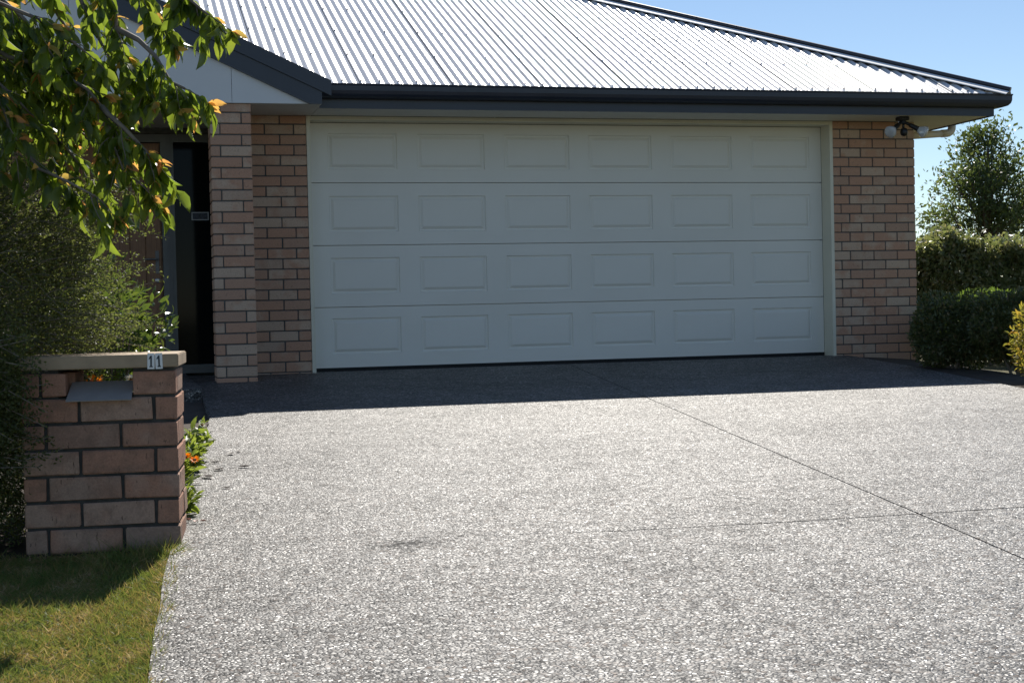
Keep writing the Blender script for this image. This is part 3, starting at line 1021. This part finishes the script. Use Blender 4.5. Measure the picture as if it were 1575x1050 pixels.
def shrub(name, label, cat, base, center, rad, nleaf, L, W, mat, stems=7, seed=1, group=None, inner=0.5, bump=0.22, tmpl=LEAF4, upw=0.35, clumps=0):
    root = tag(empty(name, base), label, cat, group)
    rg = np.random.default_rng(seed)
    b = bmesh.new()
    c = np.asarray(center) - np.asarray(base)
    for i in range(stems):
        d = unit(rg.normal(size=3)); d[2] = abs(d[2]) * 0.6
        tip = c + d * np.asarray(rad) * 0.8
        mid = tip * 0.45 + np.array([0, 0, 0.12 * rad[2]])
        tube(b, [(rg.uniform(-.05, .05), rg.uniform(-.05, .05), -0.08), mid, tip], [0.014, 0.010, 0.004], 5)
    obj('stem', b, M['twig'], root)
    if clumps:
        cc, cd = shell_points(clumps, c, rad, 0.55, bump, seed + 5)
        k = rg.integers(0, clumps, nleaf)
        P = cc[k] + rg.normal(size=(nleaf, 3)) * np.asarray(rad) * 0.16
        D = unit(cd[k] + rg.normal(size=(nleaf, 3)) * 0.5)
    else:
        P, D = shell_points(nleaf, c, rad, inner, bump, seed)
    ax = unit(D * 0.7 + rg.normal(size=P.shape) * 0.6 + np.array([0, 0, upw]))
    nn = unit(D + rg.normal(size=P.shape) * 0.8 + np.array([0, 0, 0.5]))
    ll = L * rg.uniform(0.6, 1.25, nleaf)
    cloud('foliage', P, ax, nn, ll, ll * W / L, mat, tmpl, root)
    return root

# ------------------------------------------------------------------ cherry tree hanging in from the left
TR = Vector((-2.78, -6.95, float(ground_z(-2.78, -6.95)) - 0.05))
cherry = tag(empty('cherry_tree', TR), 'cherry tree with drooping green leaves and bronze tips hanging over the porch', 'tree')
BR = [
    [(-2.08, -6.33, 1.61), (-1.93, -6.39, 1.52), (-1.83, -6.44, 1.45), (-1.73, -6.49, 1.42), (-1.60, -6.55, 1.35), (-1.54, -6.58, 1.31), (-1.49, -6.62, 1.24), (-1.46, -6.65, 1.16), (-1.45, -6.67, 1.09), (-1.42, -6.70, 1.00), (-1.36, -6.74, 0.94)],
    [(-1.49, -6.62, 1.24), (-1.47, -6.66, 1.21), (-1.41, -6.70, 1.15), (-1.36, -6.72, 1.09), (-1.30, -6.75, 1.02)],
    [(-1.64, -6.23, 1.91), (-1.58, -6.27, 1.75), (-1.54, -6.30, 1.65), (-1.49, -6.34, 1.53), (-1.45, -6.38, 1.45), (-1.42, -6.41, 1.34)],
    [(-1.51, -6.58, 1.86), (-1.47, -6.59, 1.68), (-1.43, -6.60, 1.62), (-1.43, -6.60, 1.54), (-1.41, -6.61, 1.47), (-1.38, -6.62, 1.40), (-1.31, -6.64, 1.31), (-1.24, -6.66, 1.27)],
    [(-1.43, -6.60, 1.54), (-1.35, -6.65, 1.49), (-1.29, -6.70, 1.42), (-1.24, -6.74, 1.32), (-1.19, -6.78, 1.29)],
    [(-1.31, -6.42, 1.93), (-1.23, -6.47, 1.79), (-1.18, -6.50, 1.71), (-1.15, -6.53, 1.67), (-1.10, -6.56, 1.62), (-1.08, -6.59, 1.60)],
    [(-2.09, -6.02, 1.39), (-1.96, -6.09, 1.30), (-1.92, -6.14, 1.24), (-1.77, -6.22, 1.22), (-1.67, -6.28, 1.17), (-1.59, -6.33, 1.06), (-1.50, -6.39, 0.96)],
    [(-2.06, -6.55, 1.31), (-1.87, -6.62, 1.16), (-1.77, -6.67, 1.07), (-1.72, -6.71, 1.00), (-1.62, -6.76, 0.95), (-1.52, -6.80, 0.89)],
    [(-1.98, -6.67, 1.51), (-1.89, -6.70, 1.34), (-1.83, -6.72, 1.20), (-1.80, -6.73, 1.05)],
    [(-1.99, -6.77, 1.63), (-1.85, -6.80, 1.59), (-1.72, -6.84, 1.53), (-1.63, -6.86, 1.48), (-1.54, -6.89, 1.40)],
    [(-1.81, -5.77, 2.01), (-1.72, -5.83, 1.83), (-1.66, -5.87, 1.72), (-1.58, -5.92, 1.56), (-1.53, -5.96, 1.46)],
    [(-2.13, -5.60, 1.59), (-1.88, -5.69, 1.47), (-1.70, -5.77, 1.38), (-1.59, -5.82, 1.24), (-1.48, -5.88, 1.17)],
    [(-1.49, -6.17, 1.98), (-1.36, -6.20, 1.79), (-1.30, -6.22, 1.70), (-1.25, -6.24, 1.63)],
]
_r = random.Random(9)
for _i in range(13):
    _s = Vector((_r.uniform(-2.12, -1.78) if _i < 7 else _r.uniform(-2.2, -1.95), _r.uniform(-6.5, -5.6), _r.uniform(1.45, 1.95)))
    _d = Vector((_r.uniform(0.5, 1.0), _r.uniform(-.3, .2), _r.uniform(-.5, -.15))).normalized()
    _p = [_s]
    for _k in range(5):
        _d = (_d + Vector((_r.uniform(-.15, .15), _r.uniform(-.2, .2), -0.09))).normalized()
        _p.append(_p[-1] + _d * 0.088)
    BR.append([tuple(q) for q in _p])
BR = [[tuple(Vector((-1.4885, -12.4023, 0.4808)) * 0.12 + Vector(q) * 0.88 + Vector((-0.06, 0, 0.03))) for q in br] for br in BR]
HUB = [Vector((-2.62, -6.15, 1.35)), Vector((-2.35, -6.20, 1.72)), Vector((-2.05, -6.30, 2.05)), Vector((-1.75, -6.35, 2.22)), Vector((-1.45, -6.40, 2.20))]
HUB = [Vector((h.x * 0.88 - 0.18, h.y * 0.88 - 1.49, h.z * 0.88 + 0.06)) for h in HUB]
T = TR
b = bmesh.new()
tube(b, [(0, 0, -0.05), (0.03, 0.0, 0.5), (0.12, 0.02, 1.0), HUB[0] - T], [0.085, 0.07, 0.06, 0.05], 10)
smooth(obj('trunk', b, M['bark'], cherry))
b = bmesh.new()
tube(b, [h - T for h in HUB], [0.048, 0.036, 0.028, 0.02, 0.014], 8)
tube(b, [HUB[0] - T, Vector((-2.8, -7.2, 1.8)) - T, Vector((-3.1, -7.5, 2.2)) - T], [0.045, 0.03, 0.015], 7)
smooth(obj('limb', b, M['bark'], cherry))
leafs = []      # pos, axis, normal, length, kind
rg = random.Random(3)
def add_leaf(p, outward, L, new=False):
    o = Vector(outward)
    if new:
        ax = (Vector((o.x, o.y, o.z * 0.4)) * 0.9 + Vector((rg.uniform(-.5, .6), rg.uniform(-.5, .5), rg.uniform(-.45, .35)))).normalized()
    else:
        ax = (o * 0.35 + Vector((rg.uniform(-.65, .65), rg.uniform(-.65, .65), -rg.uniform(0.30, 1.0)))).normalized()
    nn = Vector((rg.uniform(-1, 1), rg.uniform(-1, 1), rg.uniform(-.1, .9))).normalized()
    leafs.append((Vector(p), ax, nn, L, new))
def twig(b, p, d, L, r=0.0024):
    p = Vector(p); d = Vector(d).normalized()
    n = 5
    pts = [p]
    for i in range(n):
        d = (d + Vector((rg.uniform(-.18, .18), rg.uniform(-.18, .18), -0.10))).normalized()
        pts.append(pts[-1] + d * L / n)
    tube(b, pts, [r * (1 - 0.12 * i) for i in range(n + 1)], 5)
    for i in range(1, n + 1):
        for q in range(rg.choice((1, 1, 2))):
            add_leaf(pts[i], d, rg.uniform(0.050, 0.088))
    for q in range(rg.choice((0, 0, 2, 3))):
        add_leaf(pts[-1], d, rg.uniform(0.034, 0.062), True)
    for q in range(2):
        add_leaf(pts[-1], d, rg.uniform(0.06, 0.095))
for bi, br in enumerate(BR):
    b = bmesh.new()
    pts = [Vector(p) for p in br]
    if bi not in (1, 4):       # tie the branch back to a limb
        h = min(HUB, key=lambda q: (q - pts[0]).length)
        if (h - pts[0]).length > 0.02:
            pts = [h, (h + pts[0]) / 2 + Vector((0, 0, 0.06))] + pts
    n = len(pts)
    tube(b, [p - T for p in pts], [0.0085 * (1 - i / n) + 0.0024 for i in range(n)], 6)
    bb = bmesh.new()
    for i in range(2, n):
        seg = pts[i] - pts[i - 1]
        for q in range(3):
            if rg.random() < 0.72:
                f = rg.random()
                p = pts[i - 1] + seg * f
                d = seg.normalized() * 0.6 + Vector((rg.uniform(-.8, 1.0), rg.uniform(-.8, .8), rg.uniform(-.7, .25)))
                twig(bb, p, d, rg.uniform(0.06, 0.16))
        add_leaf(pts[i], seg.normalized(), rg.uniform(0.06, 0.1))
    twig(bb, pts[-1], pts[-1] - pts[-2], 0.10)
    for v in bb.verts:
        v.co -= T
    br_o = smooth(obj('branch', b, M['twig'], cherry))
    smooth(obj('twigs', bb, M['twig'], br_o))['kind'] = 'stuff'
CAMP = Vector((-1.4885, -12.4023, 0.4808))
leafs.sort(key=lambda q: (q[0] - CAMP).length / q[3])
def leaf_mesh(i, mat, slim=1.0):
    me = bpy.data.meshes.new('leaf')
    tv, tf = LEAF6
    v = tv.copy()
    cur = [0.12, 0.3, 0.05, 0.2][i]
    v[:, 2] -= cur * v[:, 0] ** 2
    v[:, 1] *= [0.46, 0.40, 0.50, 0.36][i] * slim
    v[:, 2] += np.abs(v[:, 1]) * [0.5, 0.25, 0.15, 0.7][i]
    st = np.array([[-0.14, 0.008, 0], [-0.14, -0.008, 0], [0, -0.008, 0], [0, 0.008, 0]])
    me.from_pydata(v.tolist() + st.tolist(), [], tf.tolist() + [(15, 16, 17, 18)])
    for p in me.polygons: p.use_smooth = True
    me.materials.append(mat)
    return me
LM = [leaf_mesh(i, M['cherry']) for i in range(4)]
LN = [leaf_mesh(i, M['cherry_new'], 0.42) for i in range(4)]
for (p, ax, nn, L, new) in leafs[:300]:
    y_ = (nn - ax * nn.dot(ax)).normalized()
    bx = y_.cross(ax)
    mt = Matrix((ax, bx, y_)).transposed().to_4x4()
    o = bpy.data.objects.new('leaf', rg.choice(LN if new else LM))
    o.parent = cherry
    COL.objects.link(o)
    o.matrix_local = Matrix.Translation(p - T + ax * 0.14 * L) @ mt @ Matrix.Scale(L, 4)
rest = leafs[300:]
for new in (False, True):
    q = [l for l in rest if l[4] == new]
    if q:
        f = cloud('foliage', [tuple(l[0] - T) for l in q], [tuple(l[1]) for l in q], [tuple(l[2]) for l in q], [l[3] for l in q], [l[3] * 0.42 for l in q], M['cherry_new' if new else 'cherry'], LEAF6, cherry, True)
        f['kind'] = 'stuff'

# ------------------------------------------------------------------ fine-leaved shrub beside the letterbox
def fine_shrub():
    base = np.array([-2.12, -6.95, float(ground_z(-2.12, -6.95))])
    root = tag(empty('fine_leaved_shrub', base), 'dense tiny-leaved shrub leaning over the brick letterbox', 'shrub')
    rg = np.random.default_rng(11)
    c = np.array([-2.12, -6.90, 0.52]) - base
    rad = np.array([0.68, 0.55, 0.74])
    b = bmesh.new()
    P, A, N = [], [], []
    nt = 1300
    for i in range(nt):
        d = unit(rg.normal(size=3))
        if d[2] < -0.55:
            d[2] *= -0.5; d = unit(d)
        start = c + d * rad * rg.uniform(0.30, 0.75)
        L = rg.uniform(0.14, 0.34)
        dirn = unit(d * np.array([1, 0.8, 0.5]) + rg.normal(size=3) * 0.35)
        pts = [start]
        for s_ in range(4):
            dirn = unit(dirn + rg.normal(size=3) * 0.12 + np.array([0.03, -0.02, -0.02]))
            pts.append(pts[-1] + dirn * L / 4)
        tube(b, pts, [0.0022, 0.0018, 0.0015, 0.0012, 0.0009], 4, False)
        m_ = 46
        tq = rg.uniform(0, 4, m_)
        i0 = np.minimum(tq.astype(int), 3)
        pp = np.array(pts)
        q = pp[i0] + (pp[i0 + 1] - pp[i0]) * (tq - i0)[:, None]
        P.append(q + rg.normal(size=q.shape) * 0.008)
        A.append(unit(rg.normal(size=q.shape) + dirn * 0.6)); N.append(unit(rg.normal(size=q.shape) + np.array([0, 0, 0.6])))
    # inner mass
    q, d = shell_points(70000, c, rad * 0.92, 0.4, 0.10, 5)
    P.append(q); A.append(unit(rg.normal(size=q.shape) + d * 0.5)); N.append(unit(rg.normal(size=q.shape) + d))
    # long straight shoots reaching out to the right
    for i in range(60):
        z = rg.uniform(0.35, 0.98) - base[2] * 0
        y = rg.uniform(-7.20, -6.75)
        x0 = rg.uniform(-1.80, -1.62)
        L = rg.uniform(0.12, 0.32)
        st = np.array([x0, y, z]) - base
        dr_ = unit(np.array([1, rg.uniform(-.25, .15), rg.uniform(-.30, .12)]))
        pts = [st + dr_ * L * k / 4 + np.array([0, 0, -0.02 * (k / 4) ** 2]) for k in range(5)]
        tube(b, pts, [0.002, 0.0018, 0.0016, 0.0013, 0.001], 4, False)
        m_ = 60
        tq = rg.uniform(0, 4, m_); i0 = np.minimum(tq.astype(int), 3); pp = np.array(pts)
        q = pp[i0] + (pp[i0 + 1] - pp[i0]) * (tq - i0)[:, None]
        P.append(q + rg.normal(size=q.shape) * 0.005)
        A.append(unit(rg.normal(size=q.shape) + dr_ * 0.8)); N.append(unit(rg.normal(size=q.shape) + np.array([0, 0, 1.0])))
    # a few shoots falling over the front of the letterbox
    for i in range(46):
        st = np.array([rg.uniform(-2.0, -1.84), rg.uniform(-7.46, -7.36), rg.uniform(0.0, 0.44)]) - base
        dr_ = unit(np.array([rg.uniform(0.5, 1.0), rg.uniform(-.3, 0.0), rg.uniform(-.5, .35)]))
        L = rg.uniform(0.05, 0.16)
        pts = [st + dr_ * L * k / 4 for k in range(5)]
        tube(b, pts, [0.002, 0.0018, 0.0016, 0.0013, 0.001], 4, False)
        m_ = 44
        tq = rg.uniform(0, 4, m_); i0 = np.minimum(tq.astype(int), 3); pp = np.array(pts)
        q = pp[i0] + (pp[i0 + 1] - pp[i0]) * (tq - i0)[:, None]
        P.append(q + rg.normal(size=q.shape) * 0.006)
        A.append(unit(rg.normal(size=q.shape) + dr_ * 0.8)); N.append(unit(rg.normal(size=q.shape) + np.array([0, 0, 1.0])))
    # skirt at the lower front
    q, d = shell_points(46000, np.array([-2.26, -7.26, 0.06]) - base, np.array([0.44, 0.28, 0.42]), 0.1, 0.12, 8)
    P.append(q); A.append(unit(rg.normal(size=q.shape) + d * 0.5)); N.append(unit(rg.normal(size=q.shape) + d))
    q = np.stack([rg.normal(-1.87, 0.045, 3200), rg.normal(-7.40, 0.025, 3200), rg.normal(0.27, 0.12, 3200)], -1) - base
    P.append(q); A.append(unit(rg.normal(size=q.shape))); N.append(unit(rg.normal(size=q.shape)))
    q = np.stack([rg.uniform(-2.45, -1.845, 46000), rg.uniform(-7.36, -6.55, 46000), rg.uniform(0.0, 0.62, 46000) ** 1.0 + base[2]], -1) - base
    P.append(q); A.append(unit(rg.normal(size=q.shape))); N.append(unit(rg.normal(size=q.shape)))
    P = np.concatenate(P); A = np.concatenate(A); N = np.concatenate(N)
    # keep clear of the letterbox itself
    w = P + base - np.array([-1.832, -7.325, 0]); ca, sa = math.cos(R(6)), math.sin(R(6))
    lx = w[:, 0] * ca - w[:, 1] * sa; ly = w[:, 0] * sa + w[:, 1] * ca
    k = ~((lx > -0.01) & (ly > -0.015) & (ly < 0.38) & (P[:, 2] + base[2] < 0.37)) & (P[:, 2] > 0.0)
    P, A, N = P[k], A[k], N[k]
    for i in range(5):
        tube(b, [(rg.uniform(-.06, .06), rg.uniform(-.06, .06), -0.05), tuple(c * 0.6 + rg.normal(size=3) * 0.12), tuple(c + rg.normal(size=3) * 0.25)], [0.016, 0.011, 0.005], 6)
    obj('stem', b, M['twig'], root)
    ll = rg.uniform(0.008, 0.016, len(P))
    cloud('foliage', P, A, N, ll, ll * 0.55, M['fine'], LEAF4, root)
fine_shrub()

# broad glossy plant behind the letterbox
shrub('glossy_shrub', 'glossy broad-leaved shrub just behind the letterbox cap', 'shrub', (-1.62, -6.55, float(ground_z(-1.62, -6.55))), (-1.56, -6.52, 0.33), (0.24, 0.20, 0.28), 1300, 0.044, 0.019, M['glossy'], 8, 21, inner=0.4, bump=0.2, tmpl=LEAF6)
shrub('glossy_shrub', 'taller narrow-leaved shrub against the tiny-leaved bush behind the letterbox', 'shrub', (-1.78, -6.25, float(ground_z(-1.78, -6.25))), (-1.66, -6.25, 0.46), (0.24, 0.2, 0.30), 900, 0.07, 0.013, M['glossy'], 8, 22, inner=0.4, bump=0.2, tmpl=LEAF6)

# ------------------------------------------------------------------ calendulas along the drive
def calendula(x, y, h, nl, flowers, seed, label, spread=0.10, L=0.07):
    base = np.array([x, y, float(ground_z(x, y)) - 0.02])
    root = tag(empty('flowering_plant', base), label, 'plant')
    rg = np.random.default_rng(seed)
    b = bmesh.new()
    P, A = [], []
    for i in range(nl // 9):
        a = rg.uniform(0, 6.28); q = rg.uniform(0.2, 1) * spread
        tip = np.array([math.cos(a) * q, math.sin(a) * q, h * rg.uniform(0.5, 1.0)])
        tube(b, [(0, 0, -0.01), tuple(tip * 0.5 + np.array([0, 0, 0.01])), tuple(tip)], [0.003, 0.0025, 0.0015], 5)
        for j in range(9):
            f = rg.uniform(0.15, 1.0)
            P.append(tip * f); A.append(unit(np.array([math.cos(a), math.sin(a), 0]) * 0.5 + rg.normal(size=3) * 0.6 + np.array([0, 0, 0.55])))
    P = np.array(P); A = np.array(A)
    ll = rg.uniform(0.6, 1.2, len(P)) * L
    for (fx, fy, fz, mat, r) in flowers:
        tube(b, [(0, 0, 0), (fx * 0.5, fy * 0.5, fz * 0.6), (fx, fy, fz - 0.004)], [0.003, 0.0025, 0.002], 5)
    obj('stem', b, M['green_stem'], root)
    cloud('foliage', P, A, unit(rg.normal(size=P.shape) + np.array([0, 0, 1.2])), ll, ll * 0.34, M['calendula'], LEAF6, root, True)
    for (fx, fy, fz, mat, r) in flowers:
        n = 22
        a = np.linspace(0, 6.28, n, endpoint=False) + rg.uniform(0, .2, n)
        face = unit(np.array([rg.uniform(-.3, .3), -0.55, 0.8]))
        t1 = unit(np.cross(face, [1, 0, 0])); t2 = np.cross(face, t1)
        rad_ = np.cos(a)[:, None] * t1 + np.sin(a)[:, None] * t2
        ax = unit(rad_ + face * rg.uniform(0.05, 0.5, n)[:, None])
        f = cloud('blossom', np.array([[fx, fy, fz]]) + rad_ * 0.004, ax, np.broadcast_to(face, ax.shape), r, r * 0.34, M[mat], LEAF4, root)
        bb = bmesh.new()
        mt = Vector(face).to_track_quat('Z', 'Y').to_matrix().to_4x4(); mt.translation = Vector((fx, fy, fz))
        lathe(bb, [(0.008, 0.0), (0.007, 0.004), (0.003, 0.006)], 8, mt)
        obj('flower_centre', bb, M['flower_eye'], f)
    return root
calendula(-1.32, -5.97, 0.16, 190, [(0.055, -0.03, 0.13, 'petal_orange', 0.026), (0.09, -0.06, 0.12, 'petal_orange', 0.022)], 31, 'calendula with orange flowers at the drive edge beside the letterbox', 0.11)
calendula(-1.22, -5.25, 0.20, 230, [(0.06, -0.02, 0.185, 'petal_white', 0.016)], 32, 'leafy plant with one white seed head at the drive edge near the shade line', 0.12)
calendula(-1.36, -6.42, 0.13, 170, [], 33, 'low flowerless green plant at the drive edge between the orange calendula and the letterbox', 0.09, 0.05)
calendula(-1.33, -6.78, 0.14, 190, [], 34, 'smallest weedy plant at the foot of the right side of the letterbox', 0.085, 0.05)
calendula(-1.26, -5.62, 0.14, 190, [], 37, 'low green plant between the white-headed plant and the orange calendula', 0.10, 0.06)
calendula(-1.58, -6.68, 0.46, 160, [(-0.03, -0.05, 0.520, 'petal_orange', 0.034), (0.055, -0.05, 0.470, 'petal_orange', 0.022), (0.10, -0.06, 0.520, 'petal_white', 0.026)], 35, 'orange and white flowers seen through the letterbox slot', 0.14)

# ------------------------------------------------------------------ litter on the concrete
for i, (x, y, s_) in enumerate([(-1.11, -5.40, 0.055), (-1.02, -5.12, 0.062), (-0.994, -5.60, 0.060), (-1.108, -5.65, 0.065), (-1.169, -5.88, 0.075), (-1.11, -6.21, 0.040), (-0.975, -5.03, 0.045)]):
    tv, tf = LEAF6
    v = tv.copy(); v[:, 0] -= 0.5; v[:, 1] *= 0.5
    v[:, 2] = 0.02 + 0.45 * np.abs(v[:, 1]) + 0.35 * v[:, 0] ** 2
    me = raw_mesh('dry_leaf', v * s_, tf, True)
    o = obj('dry_leaf', me, M['dead_leaf'], None, (x, y, float(ground_z(x, y)) + 0.003), (0, 0, i * 1.3))
    tag(o, ['small dry brown leaf on the sunlit drive, left of the others', 'dry brown leaf on the drive nearest the shade, second from it', 'dry brown leaf farthest right on the drive by the letterbox', 'dry brown leaf touching the plants at the drive edge',
            'largest dry brown leaf, curled beside the low plants', 'tiny dry leaf alone on the drive, nearest the camera', 'tiny dry leaf closest to the shadow edge'][i], 'leaf', 'dry leaves on the drive')
for i, (x, y) in enumerate([(-1.287, -6.76), (-1.30, -6.97), (-1.272, -7.01), (-1.245, -7.0)]):
    v = LEAF6[0].copy(); v[:, 0] -= 0.5; v[:, 1] *= 0.7
    v[:, 2] = 0.12 + 0.7 * np.abs(v[:, 1]) + 0.5 * v[:, 0] ** 2
    me = raw_mesh('red_leaf', v * (0.035 - 0.003 * i), LEAF6[1], True)
    o = obj('red_leaf', me, M['red_leaf'], None, (x, y, float(ground_z(x, y)) + 0.003), (0, 0, 0.7 + i * 1.9))
    tag(o, ['reddish fallen leaf highest up beside the letterbox foot', 'reddish fallen leaf against the letterbox brick', 'reddish fallen leaf in the middle of the little pile by the letterbox', 'reddish fallen leaf farthest right by the letterbox foot'][i], 'leaf', 'reddish leaves by the letterbox')

# ------------------------------------------------------------------ lawn blades in front of the letterbox
def lawn():
    rg = np.random.default_rng(77)
    n = 170000
    y = -7.30 - 2.4 * rg.uniform(0, 1, n) ** 0.9
    xr_ = xl(y) - 0.004 + 0.006 * np.sin(y * 40) + 0.005 * np.sin(y * 93)
    x = xr_ - 1.25 * rg.uniform(0, 1, n) ** 1.1
    dens = np.sin(x * 9 + 1.3 * np.sin(y * 7)) * np.sin(y * 8 + 2) * 0.5 + 0.5
    k = (rg.uniform(0, 1, n) < 0.40 + 0.60 * dens)
    w = np.stack([x, y], -1) - np.array([-1.832, -7.325]); ca, sa = math.cos(R(6)), math.sin(R(6))
    lx = w[:, 0] * ca - w[:, 1] * sa; ly = w[:, 0] * sa + w[:, 1] * ca
    k &= ~((lx > -0.005) & (lx < 0.5) & (ly > -0.006) & (ly < 0.37))
    x, y, dens = x[k], y[k], dens[k]
    n = len(x)
    x = x + (rg.uniform(0, 1, n) < 0.03) * np.where(xl(y) - x < 0.10, rg.uniform(0.0, 0.04, n), 0)
    edge = np.clip(1 - (xl(y) - x) / 0.08, 0, 1)
    P = np.stack([x, y, ground_z(x, y) - 0.034 + 0.020 * edge], -1)
    lean = rg.normal(size=(n, 3)) * np.array([1.0, 1.0, 0.25]) + np.array([0, 0, 0.50])
    tuft = (rg.uniform(0, 1, n) < 0.05)
    L = rg.uniform(0.010, 0.026, n) * (0.7 + 0.5 * dens) + tuft * rg.uniform(0.0, 0.035, n)
    near = np.exp(-((y + 7.45) / 0.12) ** 2)
    L = L * (0.75 + 1.3 * near) * (0.7 + 0.6 * dens) + 0.020
    o = cloud('lawn_grass', P, lean, rg.normal(size=(n, 3)) * np.array([1, 1, .2]), L, rg.uniform(0.0018, 0.0032, n), M['grass'], BLADE)
    o['kind'] = 'stuff'
    tag(o, 'patchy dry lawn grass in front of the letterbox', 'grass')
lawn()

# ------------------------------------------------------------------ right side planting
gzf = lambda x, y: float(ground_z(x, y))
shrub('hedge_shrub', 'dark clipped shrub in the shade against the right brick pier', 'shrub', (5.10, -1.50, gzf(5.10, -1.50)), (5.10, -1.50, 0.21), (0.36, 0.34, 0.31), 15000, 0.034, 0.017, M['hedge'], 6, 41, 'shaded shrubs beside the drive', 0.45, 0.2)
shrub('hedge_shrub', 'dark clipped shrub in the shade at the right edge behind the yellow bush', 'shrub', (5.42, -1.95, gzf(5.42, -1.95)), (5.42, -1.95, 0.24), (0.46, 0.36, 0.29), 17000, 0.034, 0.018, M['hedge'], 6, 42, 'shaded shrubs beside the drive', 0.45, 0.2)
shrub('sunlit_shrub', 'low bright green sunlit shrub beyond the brick corner', 'shrub', (6.25, -0.3, gzf(6.25, -0.3)), (6.3, -0.2, 0.22), (0.72, 0.5, 0.31), 14000, 0.05, 0.02, M['bright'], 8, 43, None, 0.45, 0.12)
shrub('yellow_shrub', 'yellow and orange leafed bush at the right edge of the picture', 'shrub', (4.86, -3.2, gzf(4.86, -3.2)), (4.86, -3.2, 0.17), (0.27, 0.25, 0.32), 2600, 0.045, 0.015, M['nandina'], 8, 44, None, 0.4, 0.2, LEAF6)
def hedge_block():
    base = (9.6, 3.2, gzf(9.6, 3.2))
    root = tag(empty('tall_hedge', base), 'tall olive-brown hedge beyond the house below the tree', 'hedge')
    rg = np.random.default_rng(51)
    n = 75000
    u = rg.uniform(-2.2, 2.8, n)
    side_ = rg.uniform(0, 1, n)
    top = 1.12 + 0.07 * np.sin(u * 3.1) + 0.06 * np.sin(u * 7.7 + 1) + 0.03 * np.sin(u * 19)
    fr_ = side_ < 0.62
    z = np.where(fr_, rg.uniform(0.0, 1, n) * top, top + rg.normal(size=n) * 0.07)
    v = np.where(fr_, -0.45 + np.abs(rg.normal(size=n)) * 0.25 + 0.05 * np.sin(u * 4 + z * 5), rg.uniform(-0.45, 0.45, n))
    ca, sa = math.cos(R(-14)), math.sin(R(-14))
    P = np.stack([u * ca - v * sa, u * sa + v * ca, z], -1)
    D = np.where(fr_[:, None], np.array([0.2, -1, 0.2]), np.array([0, -0.2, 1.0]))
    cloud('foliage', P, unit(rg.normal(size=P.shape) + D * 0.5), unit(rg.normal(size=P.shape) * 0.8 + D), rg.uniform(0.05, 0.09, n), rg.uniform(0.03, 0.05, n), M['olive'], LEAF4, root)
    b = bmesh.new()
    for i in range(15):
        q = -2.1 + i * 0.33
        tube(b, [(q * ca, q * sa, -0.1), (q * ca + rg.uniform(-.1, .1), q * sa + rg.uniform(-.1, .1), 0.6), (q * ca + rg.uniform(-.2, .2), q * sa + rg.uniform(-.2, .2), 1.2)], [0.02, 0.014, 0.006], 5)
    obj('stem', b, M['twig'], root)
hedge_block()

def leafy_tree(name, label, base, height, crown_c, crown_r, nclump, per, L, W, mat, seed):
    root = tag(empty(name, base), label, 'tree')
    rg = np.random.default_rng(seed)
    b = bmesh.new()
    cc = np.asarray(crown_c) - np.asarray(base)
    rad = np.asarray(crown_r)
    tube(b, [(0, 0, -0.1), (0.03, 0.02, height * 0.3), (0.0, 0.0, height * 0.62), (0.03, 0.0, height * 0.9)], [0.075, 0.06, 0.04, 0.012], 8)
    smooth(obj('trunk', b, M['bark'], root))
    cl, cd = shell_points(nclump, cc, rad, 0.25, 0.28, seed + 1)
    tap = np.clip(1.12 - 0.58 * np.clip((cl[:, 2] - cc[2]) / rad[2], -0.3, 1), 0.25, 1.2)      # narrower towards the top
    cl[:, :2] = cc[:2] + (cl[:, :2] - cc[:2]) * tap[:, None]
    b = bmesh.new()
    P, A, N = [], [], []
    for i in range(nclump):
        st = np.array([0, 0, np.clip(cl[i][2] - rg.uniform(0.4, 0.9), height * 0.22, height * 0.8)])
        mid = st * 0.45 + cl[i] * 0.55 + np.array([0, 0, -0.08])
        tube(b, [tuple(st), tuple(mid), tuple(cl[i])], [0.022, 0.012, 0.004], 5)
        m_ = int(per * rg.uniform(0.5, 1.4))
        s_ = rg.uniform(0.10, 0.20)
        q = cl[i] + rg.normal(size=(m_, 3)) * np.array([s_, s_, s_ * 0.75])
        P.append(q); A.append(unit(rg.normal(size=q.shape) + cd[i] * 0.6 + np.array([0, 0, 0.3]))); N.append(unit(rg.normal(size=q.shape) + np.array([0, 0, 0.7])))
    smooth(obj('branch', b, M['bark'], root))
    P = np.concatenate(P); A = np.concatenate(A); N = np.concatenate(N)
    ll = rg.uniform(0.6, 1.2, len(P)) * L
    cloud('crown', P, A, N, ll, ll * W / L, mat, LEAF4, root)
    return root
leafy_tree('leafy_tree', 'upright leafy tree against the sky right of the house', (11.08, 7.35, gzf(11.08, 7.35)), 3.05, (11.08, 7.35, 2.0), (0.86, 0.8, 1.0), 95, 115, 0.085, 0.036, M['tree'], 61)
leafy_tree('leafy_tree', 'smaller leafy tree partly cut off at the right edge behind the hedge', (13.3, 8.8, gzf(13.3, 8.8)), 2.3, (13.3, 8.8, 1.55), (0.9, 0.8, 0.75), 60, 110, 0.085, 0.036, M['tree'], 62)
